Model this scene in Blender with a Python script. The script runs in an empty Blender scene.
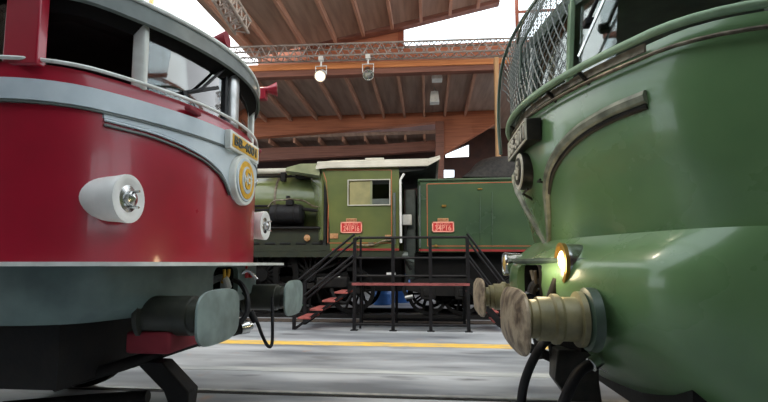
import bpy, bmesh, math, random
from mathutils import Vector, Matrix
random.seed(7)
PI = math.pi
S = bpy.context.scene
C = S.collection
# ---------------------------------------------------------------- camera
F, H = 450.0, 1.28
YAW, PIT, HZ = math.radians(5.6), math.radians(5.0), 264.0
PP = HZ - F*math.tan(PIT)
cd = bpy.data.cameras.new('camera'); cam = bpy.data.objects.new('camera', cd); C.objects.link(cam)
cam.location = (0, 0, H); cam.rotation_euler = (PI/2+PIT, 0, YAW)
cd.sensor_width = 36; cd.lens = F/768*36; cd.shift_y = (PP-201)/768; cd.clip_start = .05; cd.clip_end = 300
S.camera = cam

def at(px, py, Y):
    """point of the place at depth Y seen at a measured photo position"""
    u = (px-384)/F; v = (PP-py)/F
    y = math.cos(PIT)-v*math.sin(PIT); z = math.sin(PIT)+v*math.cos(PIT)
    X = u*math.cos(YAW)-y*math.sin(YAW); Yd = u*math.sin(YAW)+y*math.cos(YAW)
    return Vector((X/Yd*Y, Y, H+z/Yd*Y))

# ---------------------------------------------------------------- materials
def srgb(c):
    return tuple(((v/255)/12.92 if v/255 <= .04045 else ((v/255+.055)/1.055)**2.4) for v in c)+(1,)
MATS = {}
def mat(name, col, rough=.5, metal=0, col2=None, scale=4, bump=0, coat=0, stretch=(1, 1, 1), detail=5, lo=.35, hi=.65, emit=0, rvar=.12):
    if name in MATS: return MATS[name]
    m = bpy.data.materials.new(name); m.use_nodes = True; nt = m.node_tree; N = nt.nodes; L = nt.links
    b = N['Principled BSDF']; b.inputs['Metallic'].default_value = metal
    if max(col) < 50: b.inputs['Specular IOR Level'].default_value = .2
    b.inputs['Coat Weight'].default_value = coat; b.inputs['Coat Roughness'].default_value = .08
    tc = N.new('ShaderNodeTexCoord'); mp = N.new('ShaderNodeMapping'); mp.inputs['Scale'].default_value = stretch
    L.new(tc.outputs['Object'], mp.inputs['Vector'])
    n = N.new('ShaderNodeTexNoise'); n.inputs['Scale'].default_value = scale; n.inputs['Detail'].default_value = detail
    L.new(mp.outputs['Vector'], n.inputs['Vector'])
    r = N.new('ShaderNodeValToRGB'); r.color_ramp.elements[0].position = lo; r.color_ramp.elements[1].position = hi
    c1 = srgb(col); c2 = srgb(col2) if col2 else tuple(v*.86 for v in c1[:3])+(1,)
    r.color_ramp.elements[0].color = c1; r.color_ramp.elements[1].color = c2
    L.new(n.outputs['Fac'], r.inputs['Fac']); L.new(r.outputs['Color'], b.inputs['Base Color'])
    mr = N.new('ShaderNodeMapRange'); mr.inputs['To Min'].default_value = max(.03, rough-rvar/2); mr.inputs['To Max'].default_value = min(1, rough+rvar)
    L.new(n.outputs['Fac'], mr.inputs['Value']); L.new(mr.outputs['Result'], b.inputs['Roughness'])
    if bump:
        n2 = N.new('ShaderNodeTexNoise'); n2.inputs['Scale'].default_value = scale*4; n2.inputs['Detail'].default_value = 6
        L.new(mp.outputs['Vector'], n2.inputs['Vector'])
        bp = N.new('ShaderNodeBump'); bp.inputs['Strength'].default_value = bump; bp.inputs['Distance'].default_value = .01
        L.new(n2.outputs['Fac'], bp.inputs['Height']); L.new(bp.outputs['Normal'], b.inputs['Normal'])
    if emit:
        L.new(r.outputs['Color'], b.inputs['Emission Color']); b.inputs['Emission Strength'].default_value = emit
    MATS[name] = m; return m
def glass(name, tint=(235, 240, 238), refl=.5):
    m = bpy.data.materials.new(name); m.use_nodes = True; nt = m.node_tree; N = nt.nodes; L = nt.links
    N.remove(N['Principled BSDF']); o = N['Material Output']
    t = N.new('ShaderNodeBsdfTransparent'); t.inputs['Color'].default_value = srgb(tint)
    g = N.new('ShaderNodeBsdfGlossy'); g.inputs['Roughness'].default_value = .03
    fr = N.new('ShaderNodeFresnel'); fr.inputs['IOR'].default_value = 1.35
    mu = N.new('ShaderNodeMath'); mu.operation = 'MULTIPLY'; mu.inputs[1].default_value = refl
    nz = N.new('ShaderNodeTexNoise'); nz.inputs['Scale'].default_value = 3
    mx = N.new('ShaderNodeMixShader'); L.new(fr.outputs['Fac'], mu.inputs[0]); L.new(mu.outputs[0], mx.inputs['Fac'])
    L.new(t.outputs[0], mx.inputs[1]); L.new(g.outputs[0], mx.inputs[2]); L.new(mx.outputs[0], o.inputs['Surface'])
    return m
M = dict(
    red=mat('red_paint', (158, 24, 46), .28, col2=(142, 20, 40), scale=2.2, coat=.5, bump=.03),
    redroof=mat('dull_red_paint', (140, 40, 52), .75, col2=(118, 32, 42), scale=3),
    grey=mat('grey_trim_paint', (194, 204, 208), .38, col2=(176, 188, 194), scale=5),
    white=mat('white_trim_paint', (225, 228, 222), .45, col2=(196, 198, 190), scale=6),
    under=mat('grey_green_paint', (98, 116, 112), .45, col2=(80, 96, 94), scale=5, bump=.05),
    plate=mat('buffer_grey_paint', (128, 144, 140), .5, col2=(104, 116, 112), scale=6, bump=.1),
    visor=mat('visor_grey_paint', (84, 92, 88), .4, col2=(68, 76, 72), scale=6),
    dark=mat('black_grease', (22, 22, 23), .6, col2=(32, 30, 28), scale=8, bump=.2),
    olive=mat('dark_olive_paint', (58, 60, 50), .4, col2=(44, 46, 40), scale=8),
    beige=mat('olive_beige_paint', (142, 134, 98), .42, col2=(96, 90, 62), scale=6, bump=.1),
    rust=mat('rusty_buffer_steel', (158, 142, 118), .5, col2=(82, 66, 50), scale=9, bump=.5, lo=.42, hi=.62, metal=.1, detail=9),
    rubber=mat('black_rubber', (24, 24, 26), .45, col2=(34, 34, 36), scale=20),
    gold=mat('gold_yellow_enamel', (226, 178, 52), .35, col2=(200, 148, 40), scale=14),
    chrome=mat('polished_steel', (208, 210, 208), .18, metal=1, col2=(170, 172, 172), scale=8),
    alu=mat('brushed_aluminium', (196, 198, 198), .38, metal=.7, col2=(165, 168, 168), scale=8),
    alupaint=mat('truss_aluminium', (160, 150, 142), .45, metal=.2, col2=(132, 124, 118), scale=8),
    green=mat('loco_green_paint', (100, 130, 86), .25, col2=(82, 112, 72), scale=2.0, coat=.4, bump=.05, lo=.3, hi=.7),
    gdark=mat('dark_green_paint', (62, 80, 62), .4, col2=(48, 64, 52), scale=5),
    glight=mat('pale_green_paint', (140, 164, 130), .4, col2=(116, 140, 108), scale=5),
    bronze=mat('weathered_bronze', (126, 116, 98), .38, col2=(74, 66, 54), scale=14, metal=.55),
    bronzed=mat('blackened_bronze', (48, 46, 40), .4, col2=(34, 33, 30), scale=12, metal=.3),
    sgreen=mat('steam_green_paint', (106, 114, 66), .2, col2=(80, 92, 58), scale=1.0, coat=.6, stretch=(1, 1, 1.2), lo=.3, hi=.7),
    tgreen=mat('tender_green_paint', (72, 92, 64), .22, col2=(52, 72, 54), scale=.9, coat=.6, lo=.3, hi=.7),
    sdark=mat('dark_valance_green', (50, 56, 42), .35, col2=(38, 44, 34), scale=3),
    orange=mat('orange_lining', (184, 104, 64), .4, col2=(166, 82, 52), scale=6),
    redline=mat('red_lining', (150, 44, 44), .4, col2=(128, 36, 38), scale=6),
    sroof=mat('cab_roof_grey', (204, 202, 190), .45, col2=(180, 178, 166), scale=2),
    cream=mat('cream_blind', (150, 144, 98), .5, col2=(124, 122, 84), scale=3),
    brass=mat('brass', (176, 140, 70), .3, metal=.8, col2=(140, 110, 54), scale=8),
    signred=mat('sign_red', (200, 44, 46), .35, col2=(184, 38, 42), scale=8),
    signpink=mat('sign_letter_pink', (240, 170, 150), .4, col2=(226, 150, 132), scale=8),
    signtan=mat('worn_brass_plate', (190, 150, 100), .4, col2=(160, 110, 74), scale=20),
    steel=mat('platform_dark_steel', (30, 28, 30), .5, col2=(22, 22, 24), scale=9),
    tread=mat('red_tread', (176, 92, 84), .6, col2=(142, 72, 68), scale=9),
    deckred=mat('red_deck_edge', (158, 86, 84), .5, col2=(120, 62, 62), scale=9),
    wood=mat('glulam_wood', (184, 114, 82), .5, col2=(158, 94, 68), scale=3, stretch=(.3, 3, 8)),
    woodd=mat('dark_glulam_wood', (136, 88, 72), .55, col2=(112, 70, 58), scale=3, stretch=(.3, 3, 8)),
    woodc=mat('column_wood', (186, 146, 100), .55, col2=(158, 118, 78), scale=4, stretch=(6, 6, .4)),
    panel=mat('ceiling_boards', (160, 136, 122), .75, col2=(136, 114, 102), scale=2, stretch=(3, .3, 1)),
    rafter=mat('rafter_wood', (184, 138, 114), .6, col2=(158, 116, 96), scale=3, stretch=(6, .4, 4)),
    wallb=mat('brown_wall', (70, 44, 38), .75, col2=(54, 36, 33), scale=2),
    tan=mat('tan_boards', (206, 178, 112), .6, col2=(170, 142, 84), scale=2, stretch=(5, 1, .5)),
    frame=mat('window_frame_brown', (160, 88, 60), .5, col2=(136, 72, 50), scale=6),
    blue=mat('blue_plastic', (58, 116, 190), .4, col2=(44, 98, 170), scale=5),
    gstep=mat('bright_green_plastic', (70, 150, 60), .5, col2=(56, 130, 52), scale=5),
    coal=mat('coal', (34, 34, 34), .5, col2=(54, 52, 50), scale=14, bump=.8),
    yellow=mat('worn_yellow', (224, 182, 74), .7, col2=(170, 156, 128), lo=.45, hi=.68, stretch=(.4, 2, 1), scale=9, bump=.1),
    lens=mat('amber_lens', (226, 196, 120), .12, col2=(200, 160, 84), scale=9, coat=.8),
    lampon=mat('lit_lamp', (255, 214, 150), .3, col2=(255, 226, 176), scale=9, emit=9),
    white2=mat('white_plastic', (226, 226, 222), .45, col2=(206, 206, 202), scale=6),
    inter=mat('cab_interior', (40, 42, 42), .7, col2=(30, 32, 32), scale=5),
    grime=mat('gap_ballast', (84, 70, 58), .85, col2=(52, 44, 38), scale=16, bump=.8),
    concrete2=mat('pale_concrete', (186, 188, 184), .55, col2=(150, 154, 156), scale=3, stretch=(.4, 3, 1)),
    letter=mat('aged_plate_letters', (206, 200, 184), .45, col2=(176, 170, 150), scale=14), woodlit=mat('lit_beam_wood', (232, 154, 96), .5, col2=(206, 128, 78), scale=3, stretch=(.3, 3, 8)), mould=mat('grey_moulding', (132, 134, 114), .4, col2=(84, 88, 72), scale=12, bump=.2),  # woodlit: light on the beam behind the truss, put into a brighter wood colour
    black=mat('shade_black', (12, 12, 13), .85, col2=(20, 19, 18), scale=8),  # low light under the engines put into the black of wheels and frames
    canopy=mat('canopy_olive_paint', (136, 142, 110), .3, col2=(110, 118, 90), scale=3, coat=.4), lattice=mat('far_gable_boards', (176, 148, 112), .7, col2=(140, 112, 84), scale=4, stretch=(1, 1, 4)),
    glass=glass('window_glass'), rglass=glass('reflective_windscreen', (200, 206, 204), 4.5), sky=glass('skylight_glass', (244, 248, 250), .3),
)

# ---------------------------------------------------------------- mesh helpers
class MB:
    def __init__(s): s.b = bmesh.new()
    def hull(s, vs, faces):
        v = [s.b.verts.new(p) for p in vs]
        for f in faces:
            try: s.b.faces.new([v[i] for i in f])
            except ValueError: pass
        return s
    def box(s, c, d, rz=0, R=None):
        c = Vector(c); R = R or Matrix.Rotation(rz, 3, 'Z')
        vs = [c+R@Vector((x*d[0]/2, y*d[1]/2, z*d[2]/2)) for x in (-1, 1) for y in (-1, 1) for z in (-1, 1)]
        return s.hull(vs, [(0, 1, 3, 2), (4, 6, 7, 5), (0, 4, 5, 1), (2, 3, 7, 6), (0, 2, 6, 4), (1, 5, 7, 3)])
    def b2(s, a, b): # box from two corners
        return s.box([(a[i]+b[i])/2 for i in range(3)], [abs(a[i]-b[i]) for i in range(3)])
    def beam(s, p, q, w, h, up=(0, 0, 1)):
        p, q = Vector(p), Vector(q); d = q-p; L = d.length; x = d.normalized(); u = Vector(up)
        if abs(x.dot(u)) > .99: u = Vector((0, 1, 0))
        y = u.cross(x).normalized(); z = x.cross(y)
        return s.box((p+q)/2, (L, w, h), R=Matrix((x, y, z)).transposed())
    def tube(s, pts, r, n=10, close=False):
        pts = [Vector(p) for p in pts]; rings = []; m = len(pts)
        rr = r if isinstance(r, (list, tuple)) else [r]*m
        t0 = None; nrm = None
        for i, p in enumerate(pts):
            a = pts[i-1] if i else (pts[-1] if close else p); b = pts[(i+1) % m] if (i < m-1 or close) else p
            t = (b-a).normalized()
            if nrm is None:
                nrm = t.orthogonal().normalized()
            else:
                nrm = (nrm - t*nrm.dot(t))
                nrm = nrm.normalized() if nrm.length > 1e-6 else t.orthogonal().normalized()
            bn = t.cross(nrm)
            rings.append([s.b.verts.new(p+(nrm*math.cos(2*PI*k/n)+bn*math.sin(2*PI*k/n))*rr[i]) for k in range(n)])
        for i in range(m if close else m-1):
            A, B = rings[i], rings[(i+1) % m]
            for k in range(n): s.b.faces.new((A[k], A[(k+1) % n], B[(k+1) % n], B[k]))
        if not close:
            s.b.faces.new(rings[0][::-1]); s.b.faces.new(rings[-1])
        return s
    def lathe(s, prof, c, axis=(1, 0, 0), n=32):
        """prof = [(along, radius)], revolved about axis through c"""
        ax = Vector(axis).normalized(); u = ax.orthogonal().normalized(); w = ax.cross(u); c = Vector(c)
        rings = [[s.b.verts.new(c+ax*a+(u*math.cos(2*PI*k/n)+w*math.sin(2*PI*k/n))*max(r, 1e-4)) for k in range(n)] for a, r in prof]
        for A, B in zip(rings, rings[1:]):
            for k in range(n): s.b.faces.new((A[k], A[(k+1) % n], B[(k+1) % n], B[k]))
        s.b.faces.new(rings[0][::-1]); s.b.faces.new(rings[-1])
        return s
    def loft(s, loops, cap=True, closed=True):
        R = [[s.b.verts.new(p) for p in lp] for lp in loops]; n = len(R[0])
        for A, B in zip(R, R[1:]):
            for k in range(n if closed else n-1): s.b.faces.new((A[k], A[(k+1) % n], B[(k+1) % n], B[k]))
        if cap and closed: s.b.faces.new(R[0][::-1]); s.b.faces.new(R[-1])
        return s
    def prism(s, poly, vec):
        v = Vector(vec); return s.loft([[Vector(p) for p in poly], [Vector(p)+v for p in poly]])
    def grid(s, f, us, vs, thick):
        """solid patch: f(u,v)->point, thick(u,v)->offset vector"""
        A = [[s.b.verts.new(f(u, v)+thick(u, v)) for v in vs] for u in us]; B = [[s.b.verts.new(f(u, v)) for v in vs] for u in us]
        n, m = len(us), len(vs)
        for i in range(n-1):
            for j in range(m-1):
                s.b.faces.new((A[i][j], A[i+1][j], A[i+1][j+1], A[i][j+1])); s.b.faces.new((B[i][j], B[i][j+1], B[i+1][j+1], B[i+1][j]))
        for i in range(n-1):
            s.b.faces.new((A[i][0], B[i][0], B[i+1][0], A[i+1][0])); s.b.faces.new((A[i][-1], A[i+1][-1], B[i+1][-1], B[i][-1]))
        for j in range(m-1):
            s.b.faces.new((A[0][j], A[0][j+1], B[0][j+1], B[0][j])); s.b.faces.new((A[-1][j], B[-1][j], B[-1][j+1], A[-1][j+1]))
        return s
    def mesh(s, name, off):
        bmesh.ops.recalc_face_normals(s.b, faces=s.b.faces)
        if off.length > 0: bmesh.ops.translate(s.b, verts=s.b.verts, vec=-off)
        me = bpy.data.meshes.new(name); s.b.to_mesh(me); s.b.free(); return me
    def build(s, name, m, parent=None, bevel=0, smooth=True, base=None):
        off = Vector((0, 0, 0)); q = parent
        while q: off += q.location; q = q.parent
        if base is not None: off += Vector(base)-off
        me = s.mesh(name, off); me.materials.append(M[m] if isinstance(m, str) else m)
        o = bpy.data.objects.new(name, me); C.objects.link(o)
        if parent: o.parent = parent
        if base is not None: o.location = Vector(base)
        if smooth:
            for p in me.polygons: p.use_smooth = True
            me.set_sharp_from_angle(angle=math.radians(38))
        if bevel:
            bv = o.modifiers.new('bevel', 'BEVEL'); bv.width = bevel; bv.segments = 2; bv.limit_method = 'ANGLE'; bv.angle_limit = math.radians(40)
        return o
def tag(o, label=None, cat=None, group=None, kind=None):
    if label: o['label'] = label
    if cat: o['category'] = cat
    if group: o['group'] = group
    if kind: o['kind'] = kind
    return o
def thing(name, loc, label, cat, group=None):
    o = bpy.data.objects.new(name, None); C.objects.link(o); o.location = Vector(loc); o.empty_display_size = .1
    return tag(o, label, cat, group)
def struct(mb, name, m, label=None, bevel=0):
    o = mb.build(name, m, bevel=bevel); o['kind'] = 'structure'
    if label: o['label'] = label
    return o
def bool_cut(o, cutter_mb):
    off = Vector((0, 0, 0)); q = o.parent
    while q: off += q.location; q = q.parent
    me = cutter_mb.mesh('cut', off); co = bpy.data.objects.new('cut', me); C.objects.link(co); co.location = o.parent.location if o.parent else (0, 0, 0)
    md = o.modifiers.new('b', 'BOOLEAN'); md.object = co; md.operation = 'DIFFERENCE'; md.solver = 'EXACT'
    bpy.context.view_layer.update()
    dg = bpy.context.evaluated_depsgraph_get(); nm = bpy.data.meshes.new_from_object(o.evaluated_get(dg))
    o.modifiers.clear(); o.data = nm; bpy.data.objects.remove(co)
    for p in nm.polygons: p.use_smooth = True
    nm.set_sharp_from_angle(angle=math.radians(38))
def text(name, body, c, X, Yv, size, m, parent, depth=.004, width=None, bold=.0):
    """lettering standing on a face; X, Yv = reading and up directions"""
    cu = bpy.data.curves.new('t', 'FONT'); cu.body = body; cu.size = size; cu.extrude = depth; cu.align_x = 'CENTER'; cu.align_y = 'CENTER'; cu.offset = bold
    t = bpy.data.objects.new('t', cu); C.objects.link(t); bpy.context.view_layer.update()
    me = bpy.data.meshes.new_from_object(t.evaluated_get(bpy.context.evaluated_depsgraph_get())); bpy.data.objects.remove(t)
    xs = [v.co.x for v in me.vertices]; w = max(xs)-min(xs); k = width/w if width else 1
    X, Yv = Vector(X), Vector(Yv); Z = X.cross(Yv); R = Matrix((X, Yv, Z)).transposed()
    off = Vector((0, 0, 0)); q = parent
    while q: off += q.location; q = q.parent
    for v in me.vertices: v.co = R@Vector((v.co.x*k, v.co.y, v.co.z))+Vector(c)-off
    me.name = name; me.materials.clear(); me.materials.append(M[m])
    o = bpy.data.objects.new(name, me); C.objects.link(o); o.parent = parent; return o
def bez(p0, p1, p2, n):
    return [tuple((1-t)**2*a+2*t*(1-t)*b+t*t*c for a, b, c in zip(p0, p1, p2)) for t in [i/n for i in range(n+1)]]
def spline(pts, n=8):
    P = [Vector(p) for p in pts]; P = [P[0]*2-P[1]]+P+[P[-1]*2-P[-2]]; out = []
    for i in range(1, len(P)-2):
        for k in range(n):
            t = k/n; a, b, c, d = P[i-1:i+3]
            out.append(.5*((2*b)+(-a+c)*t+(2*a-5*b+4*c-d)*t*t+(-a+3*b-3*c+d)*t**3))
    return out+[P[-2]]
def lerp(x, tab):
    for (a, u), (b, v) in zip(tab, tab[1:]):
        if x <= b: return u+(v-u)*max(0, (x-a)/(b-a))
    return tab[-1][1]
def fr(a, b, n): return [a+(b-a)*i/n for i in range(n+1)]

# ================================================================= FLOOR
def floor_mat():
    m = bpy.data.materials.new('hall_floor'); m.use_nodes = True; nt = m.node_tree; N = nt.nodes; L = nt.links; b = N['Principled BSDF']
    tc = N.new('ShaderNodeTexCoord')
    def noise(scale, st, det=5):
        mp = N.new('ShaderNodeMapping'); mp.inputs['Scale'].default_value = st; L.new(tc.outputs['Object'], mp.inputs['Vector'])
        n = N.new('ShaderNodeTexNoise'); n.inputs['Scale'].default_value = scale; n.inputs['Detail'].default_value = det; L.new(mp.outputs['Vector'], n.inputs['Vector']); return n
    n1 = noise(1.2, (.35, 1.5, 1)); n2 = noise(3, (.3, 1, 1)); n3 = noise(2.0, (1, 1, 1))
    r1 = N.new('ShaderNodeValToRGB'); r1.color_ramp.elements[0].position = .32; r1.color_ramp.elements[1].position = .66
    r1.color_ramp.elements[0].color = srgb((98, 102, 108)); r1.color_ramp.elements[1].color = srgb((178, 181, 184)); L.new(n1.outputs['Fac'], r1.inputs['Fac'])
    r2 = N.new('ShaderNodeValToRGB'); r2.color_ramp.elements[0].position = .60; r2.color_ramp.elements[1].position = .75
    r2.color_ramp.elements[0].color = (0, 0, 0, 1); r2.color_ramp.elements[1].color = (1, 1, 1, 1); L.new(n2.outputs['Fac'], r2.inputs['Fac'])
    mx = N.new('ShaderNodeMix'); mx.data_type = 'RGBA'; L.new(r2.outputs['Color'], mx.inputs['Factor']); L.new(r1.outputs['Color'], mx.inputs[6]); mx.inputs[7].default_value = srgb((88, 88, 90))
    r3 = N.new('ShaderNodeValToRGB'); r3.color_ramp.elements[0].position = .66; r3.color_ramp.elements[1].position = .76
    r3.color_ramp.elements[0].color = (0, 0, 0, 1); r3.color_ramp.elements[1].color = (.6, .6, .6, 1); L.new(n3.outputs['Fac'], r3.inputs['Fac'])
    m2 = N.new('ShaderNodeMix'); m2.data_type = 'RGBA'; L.new(r3.outputs['Color'], m2.inputs['Factor']); L.new(mx.outputs[2], m2.inputs[6]); m2.inputs[7].default_value = srgb((176, 132, 100))
    L.new(m2.outputs[2], b.inputs['Base Color'])
    mr = N.new('ShaderNodeMapRange'); mr.inputs['To Min'].default_value = .32; mr.inputs['To Max'].default_value = .62; L.new(n1.outputs['Fac'], mr.inputs['Value']); L.new(mr.outputs['Result'], b.inputs['Roughness'])
    bp = N.new('ShaderNodeBump'); bp.inputs['Strength'].default_value = .15; bp.inputs['Distance'].default_value = .01; L.new(n2.outputs['Fac'], bp.inputs['Height']); L.new(bp.outputs['Normal'], b.inputs['Normal'])
    return m
XL, XR, YB, YF = -17, 15, -7, 21.2
struct(MB().b2((XL, YB, -.2), (XR, YF, 0)), 'floor', floor_mat())
def flatrail(y, label, w=.07, z=.004):
    t = thing('track_rail', (0, y, 0), label, 'rail', 'rails of the near track')
    MB().b2((XL+.3, y-w/2, .001), (XR-.3, y+w/2, .012)).build('rail_head', 'alu', t)
    MB().b2((XL+.3, y-w/2-.055, .0006), (XR-.3, y-w/2-.004, .003)).build('flange_groove', 'dark', t)
flatrail(4.50, 'steel rail set flush in the floor, the one in view in the foreground')
flatrail(2.95, 'steel rail set flush in the floor under the near buffers of both electric engines')
o = MB().b2((XL+.3, 7.12, .001), (XR-.3, 7.46, .003)).build('floor_stripe', 'yellow'); tag(o, 'worn yellow line painted along the grey floor', 'floor marking')
o = MB().b2((XL+.3, 5.36, .0005), (XR-.3, 5.56, .003)).build('floor_strip', 'concrete2'); tag(o, 'pale straight joint strip in the floor between yellow line and front rail', 'floor strip')
# ballast strip with the steam engine's track
o = MB().b2((XL+.3, 9.85, .001), (XR-.3, 10.35, .02)).build('track_bed', 'grime'); tag(o, 'dark brown dirty track bed strip in front of the steam engine', 'track bed')
for y, l in ((10.75, 'steel rail under the near wheels of the steam engine'), (12.2, 'steel rail under the far wheels of the steam engine')):
    o = MB().b2((XL+.3, y-.035, 0), (XR-.3, y+.035, .10)).b2((XL+.3, y-.07, 0), (XR-.3, y+.07, .02)).build('track_rail', 'dark'); tag(o, l, 'rail')

# ================================================================= HALL SHELL
# end and side walls
struct(MB().b2((XL, YB, 0), (XR, YB-.2, 7)), 'wall_rear', 'wallb')
struct(MB().b2((XL-.2, YB, 0), (XL, YF, 2.6)), 'wall_left', 'tan')
struct(MB().b2((XR, YB, 0), (XR+.2, YF, 2.6)), 'wall_right', 'wallb')
def wallpoly(pts, y, t): return MB().prism([at(a, b, y) for a, b in pts], (0, t, 0))
wb = MB(); L1 = at(256, 200, YF).x; R1 = at(600, 200, YF).x
wb.b2((L1-6, YF, 0), (R1, YF+.2, at(300, 115, YF).z))
wall_back = struct(wb, 'wall_back', 'wallb')
for pts in ([(446, 155), (446, 151), (470, 141), (470, 154)], [(439, 176), (439, 167), (455, 167), (455, 175)]):
    mb = MB().prism([at(a, b, YF-.5) for a, b in pts], (0, 1.2, 0)); bool_cut(wall_back, mb)
struct(wallpoly([(445, 156), (445, 141), (471, 141), (471, 156)], YF+.1, .02), 'window_1', 'sky')
struct(wallpoly([(438, 177), (438, 166), (456, 166), (456, 177)], YF+.1, .02), 'window_2', 'sky')
struct(MB().b2((XL, YF, 0), (L1-6, YF+.2, at(200, 92, YF).z)), 'wall_back_left', 'tan')
# left glazing grid on top of the low back-left wall
z0, z1 = at(200, 92, YF).z, 19
g = MB()
for x in fr(XL, L1-6, 4): g.b2((x-.09, YF, z0), (x+.09, YF+.18, z1))
for z in fr(z0, z1, 4)[1:]: g.b2((XL, YF+.02, z-.06), (L1-6, YF+.16, z+.06))
wf = struct(g, 'window_3', 'tan')
MB().b2((XL, YF+.08, z0), (L1-6, YF+.1, z1)).build('pane', 'sky', wf)
# left wall glazing above the low wall
g = MB()
for y in fr(YB, YF, 11): g.b2((XL-.18, y-.09, 2.6), (XL, y+.09, 9))
for z in (4.6, 6.8, 9): g.b2((XL-.16, YB, z-.06), (XL-.02, YF, z+.06))
wf = struct(g, 'window_4', 'tan'); MB().b2((XL-.1, YB, 2.6), (XL-.08, YF, 9)).build('pane', 'sky', wf)
g = MB()
for y in fr(YB, YF, 11): g.b2((XR, y-.09, 2.6), (XR+.18, y+.09, 9))
for z in (4.6, 6.8, 9): g.b2((XR+.02, YB, z-.06), (XR+.16, YF, z+.06))
wf = struct(g, 'window_5', 'frame'); MB().b2((XR+.08, YB, 2.6), (XR+.1, YF, 9)).build('pane', 'sky', wf)

# lower ceiling (between the front beam and the deep beams)
YBm, YCm = 14.0, 17.45
zc = at(300, 70, YBm).z
Lx = at(256, 110, 17).x-4.5
YCm = (zc-H)/(at(256, 118, 1).z-H); xk = at(441, 110, 18).x
ce = struct(MB().b2((Lx, YBm, zc), (xk, YCm+.37, zc+.15)).b2((xk, YBm, zc), (at(560, 90, 18).x, YF+.2, zc+.15)), 'ceiling', 'panel')
zb = at(300, 137, YCm+.3).z
cb = struct(MB().b2((Lx, YCm+.37, zb), (xk, YF, zb+.15)), 'ceiling_back', 'panel')
def rafter(p, q, parent, w=.09, h=.22): MB().beam(p, q, w, h).build('rafter', 'rafter', parent, bevel=.008)
for px in (200, 228, 255, 282, 309, 335, 359, 381, 403, 424, 446, 468):
    x = at(px, 110, 17.3).x
    rafter((x, YBm+.3, zc-.11), (x, YCm-.03 if px < 440 else YF-.4, zc-.11), ce)
    if px < 440: rafter((x, YCm+.4, zb-.11), (x, YF-.1, zb-.11), cb)
# upper sloping roof, rising to the right and away
pA = at(309, 45, 15.2); pB = at(493, 0, 15.2)
sx = (pB.z-pA.z)/(pB.x-pA.x); sy = .04
def roofz(x, y): return pA.z+sx*(x-pA.x)+sy*(y-15.2)
x0 = at(252, 46, 15.2).x; x1 = pB.x+3; y0 = 5.5; y1 = 15.2
cu = struct(MB().prism([(x0, y0, roofz(x0, y0)), (x1, y0, roofz(x1, y0)), (x1, y1, roofz(x1, y1)), (x0, y1, roofz(x0, y1))], (0, 0, .15)), 'ceiling_upper', 'panel')
for px, py in ((260, 46), (276, 46), (305, 46), (335, 44), (363, 36), (392, 27), (421, 19), (450, 10), (478, 4)):
    x = at(px, py, 15).x
    rafter((x, y0, roofz(x, y0)-.12), (x, y1-.1, roofz(x, y1)-.12), cu, .1, .24)
# board joints of the roof, across
def beamthing(pts, y, t, m, label, name='wooden_beam', cat='beam'):
    o = wallpoly(pts, y, t).build(name, m, bevel=.015); return tag(o, label, cat)
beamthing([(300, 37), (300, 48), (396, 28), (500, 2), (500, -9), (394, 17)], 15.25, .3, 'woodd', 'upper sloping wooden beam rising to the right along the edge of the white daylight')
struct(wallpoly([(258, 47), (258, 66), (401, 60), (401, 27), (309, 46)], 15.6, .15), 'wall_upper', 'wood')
struct(wallpoly([(401, 46), (401, 60), (530, 57), (530, 40)], 15.6, .12), 'trim_2', 'wood')
struct(wallpoly([(398, 28), (398, 60), (404, 60), (404, 27)], 15.56, .03), 'trim_1', 'frame')
struct(MB().b2((at(528, 80, 16).x, 16, 0), (XR, 16.15, at(560, 76, 16).z)), 'wall_gable_right', 'lattice')
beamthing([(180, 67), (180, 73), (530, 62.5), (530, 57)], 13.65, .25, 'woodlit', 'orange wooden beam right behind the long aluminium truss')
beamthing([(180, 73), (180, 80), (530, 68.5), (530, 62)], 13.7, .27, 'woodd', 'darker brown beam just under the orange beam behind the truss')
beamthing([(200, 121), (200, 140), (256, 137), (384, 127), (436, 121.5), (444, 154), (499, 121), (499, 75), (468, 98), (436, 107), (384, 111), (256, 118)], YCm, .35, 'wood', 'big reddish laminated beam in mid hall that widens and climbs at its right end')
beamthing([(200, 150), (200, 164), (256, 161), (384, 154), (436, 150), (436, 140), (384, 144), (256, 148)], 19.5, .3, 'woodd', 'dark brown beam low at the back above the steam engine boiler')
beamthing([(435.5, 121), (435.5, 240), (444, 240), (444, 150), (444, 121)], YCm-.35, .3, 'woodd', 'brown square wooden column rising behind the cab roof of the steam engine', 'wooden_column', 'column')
p = at(499.5, 200, 13.0)
o = MB().b2((p.x-.07, 12.9, 0), (p.x+.05, 13.1, at(500, 58, 13).z)).build('wooden_column', 'woodc', bevel=.01); tag(o, 'slim pale wooden column just left of the green locomotive cab', 'column')
# upper right glazing above the truss: orange mullions
g = MB()
for px in (517, 600, 690):
    x = at(px, 20, 15.8).x; g.b2((x-.06, 15.75, at(517, 66, 15.8).z), (x+.06, 15.85, 16))
zt = at(517, 12, 15.8).z; g.b2((at(517, 10, 15.8).x, 15.77, zt-.04), (at(720, 10, 15.8).x, 15.83, zt+.04))
wf = struct(g, 'window_6', 'frame')
MB().b2((at(401, 10, 15.8).x, 15.79, at(500, 62, 15.8).z), (at(720, 10, 15.8).x, 15.81, 12.5)).build('pane', 'sky', wf)
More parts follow.
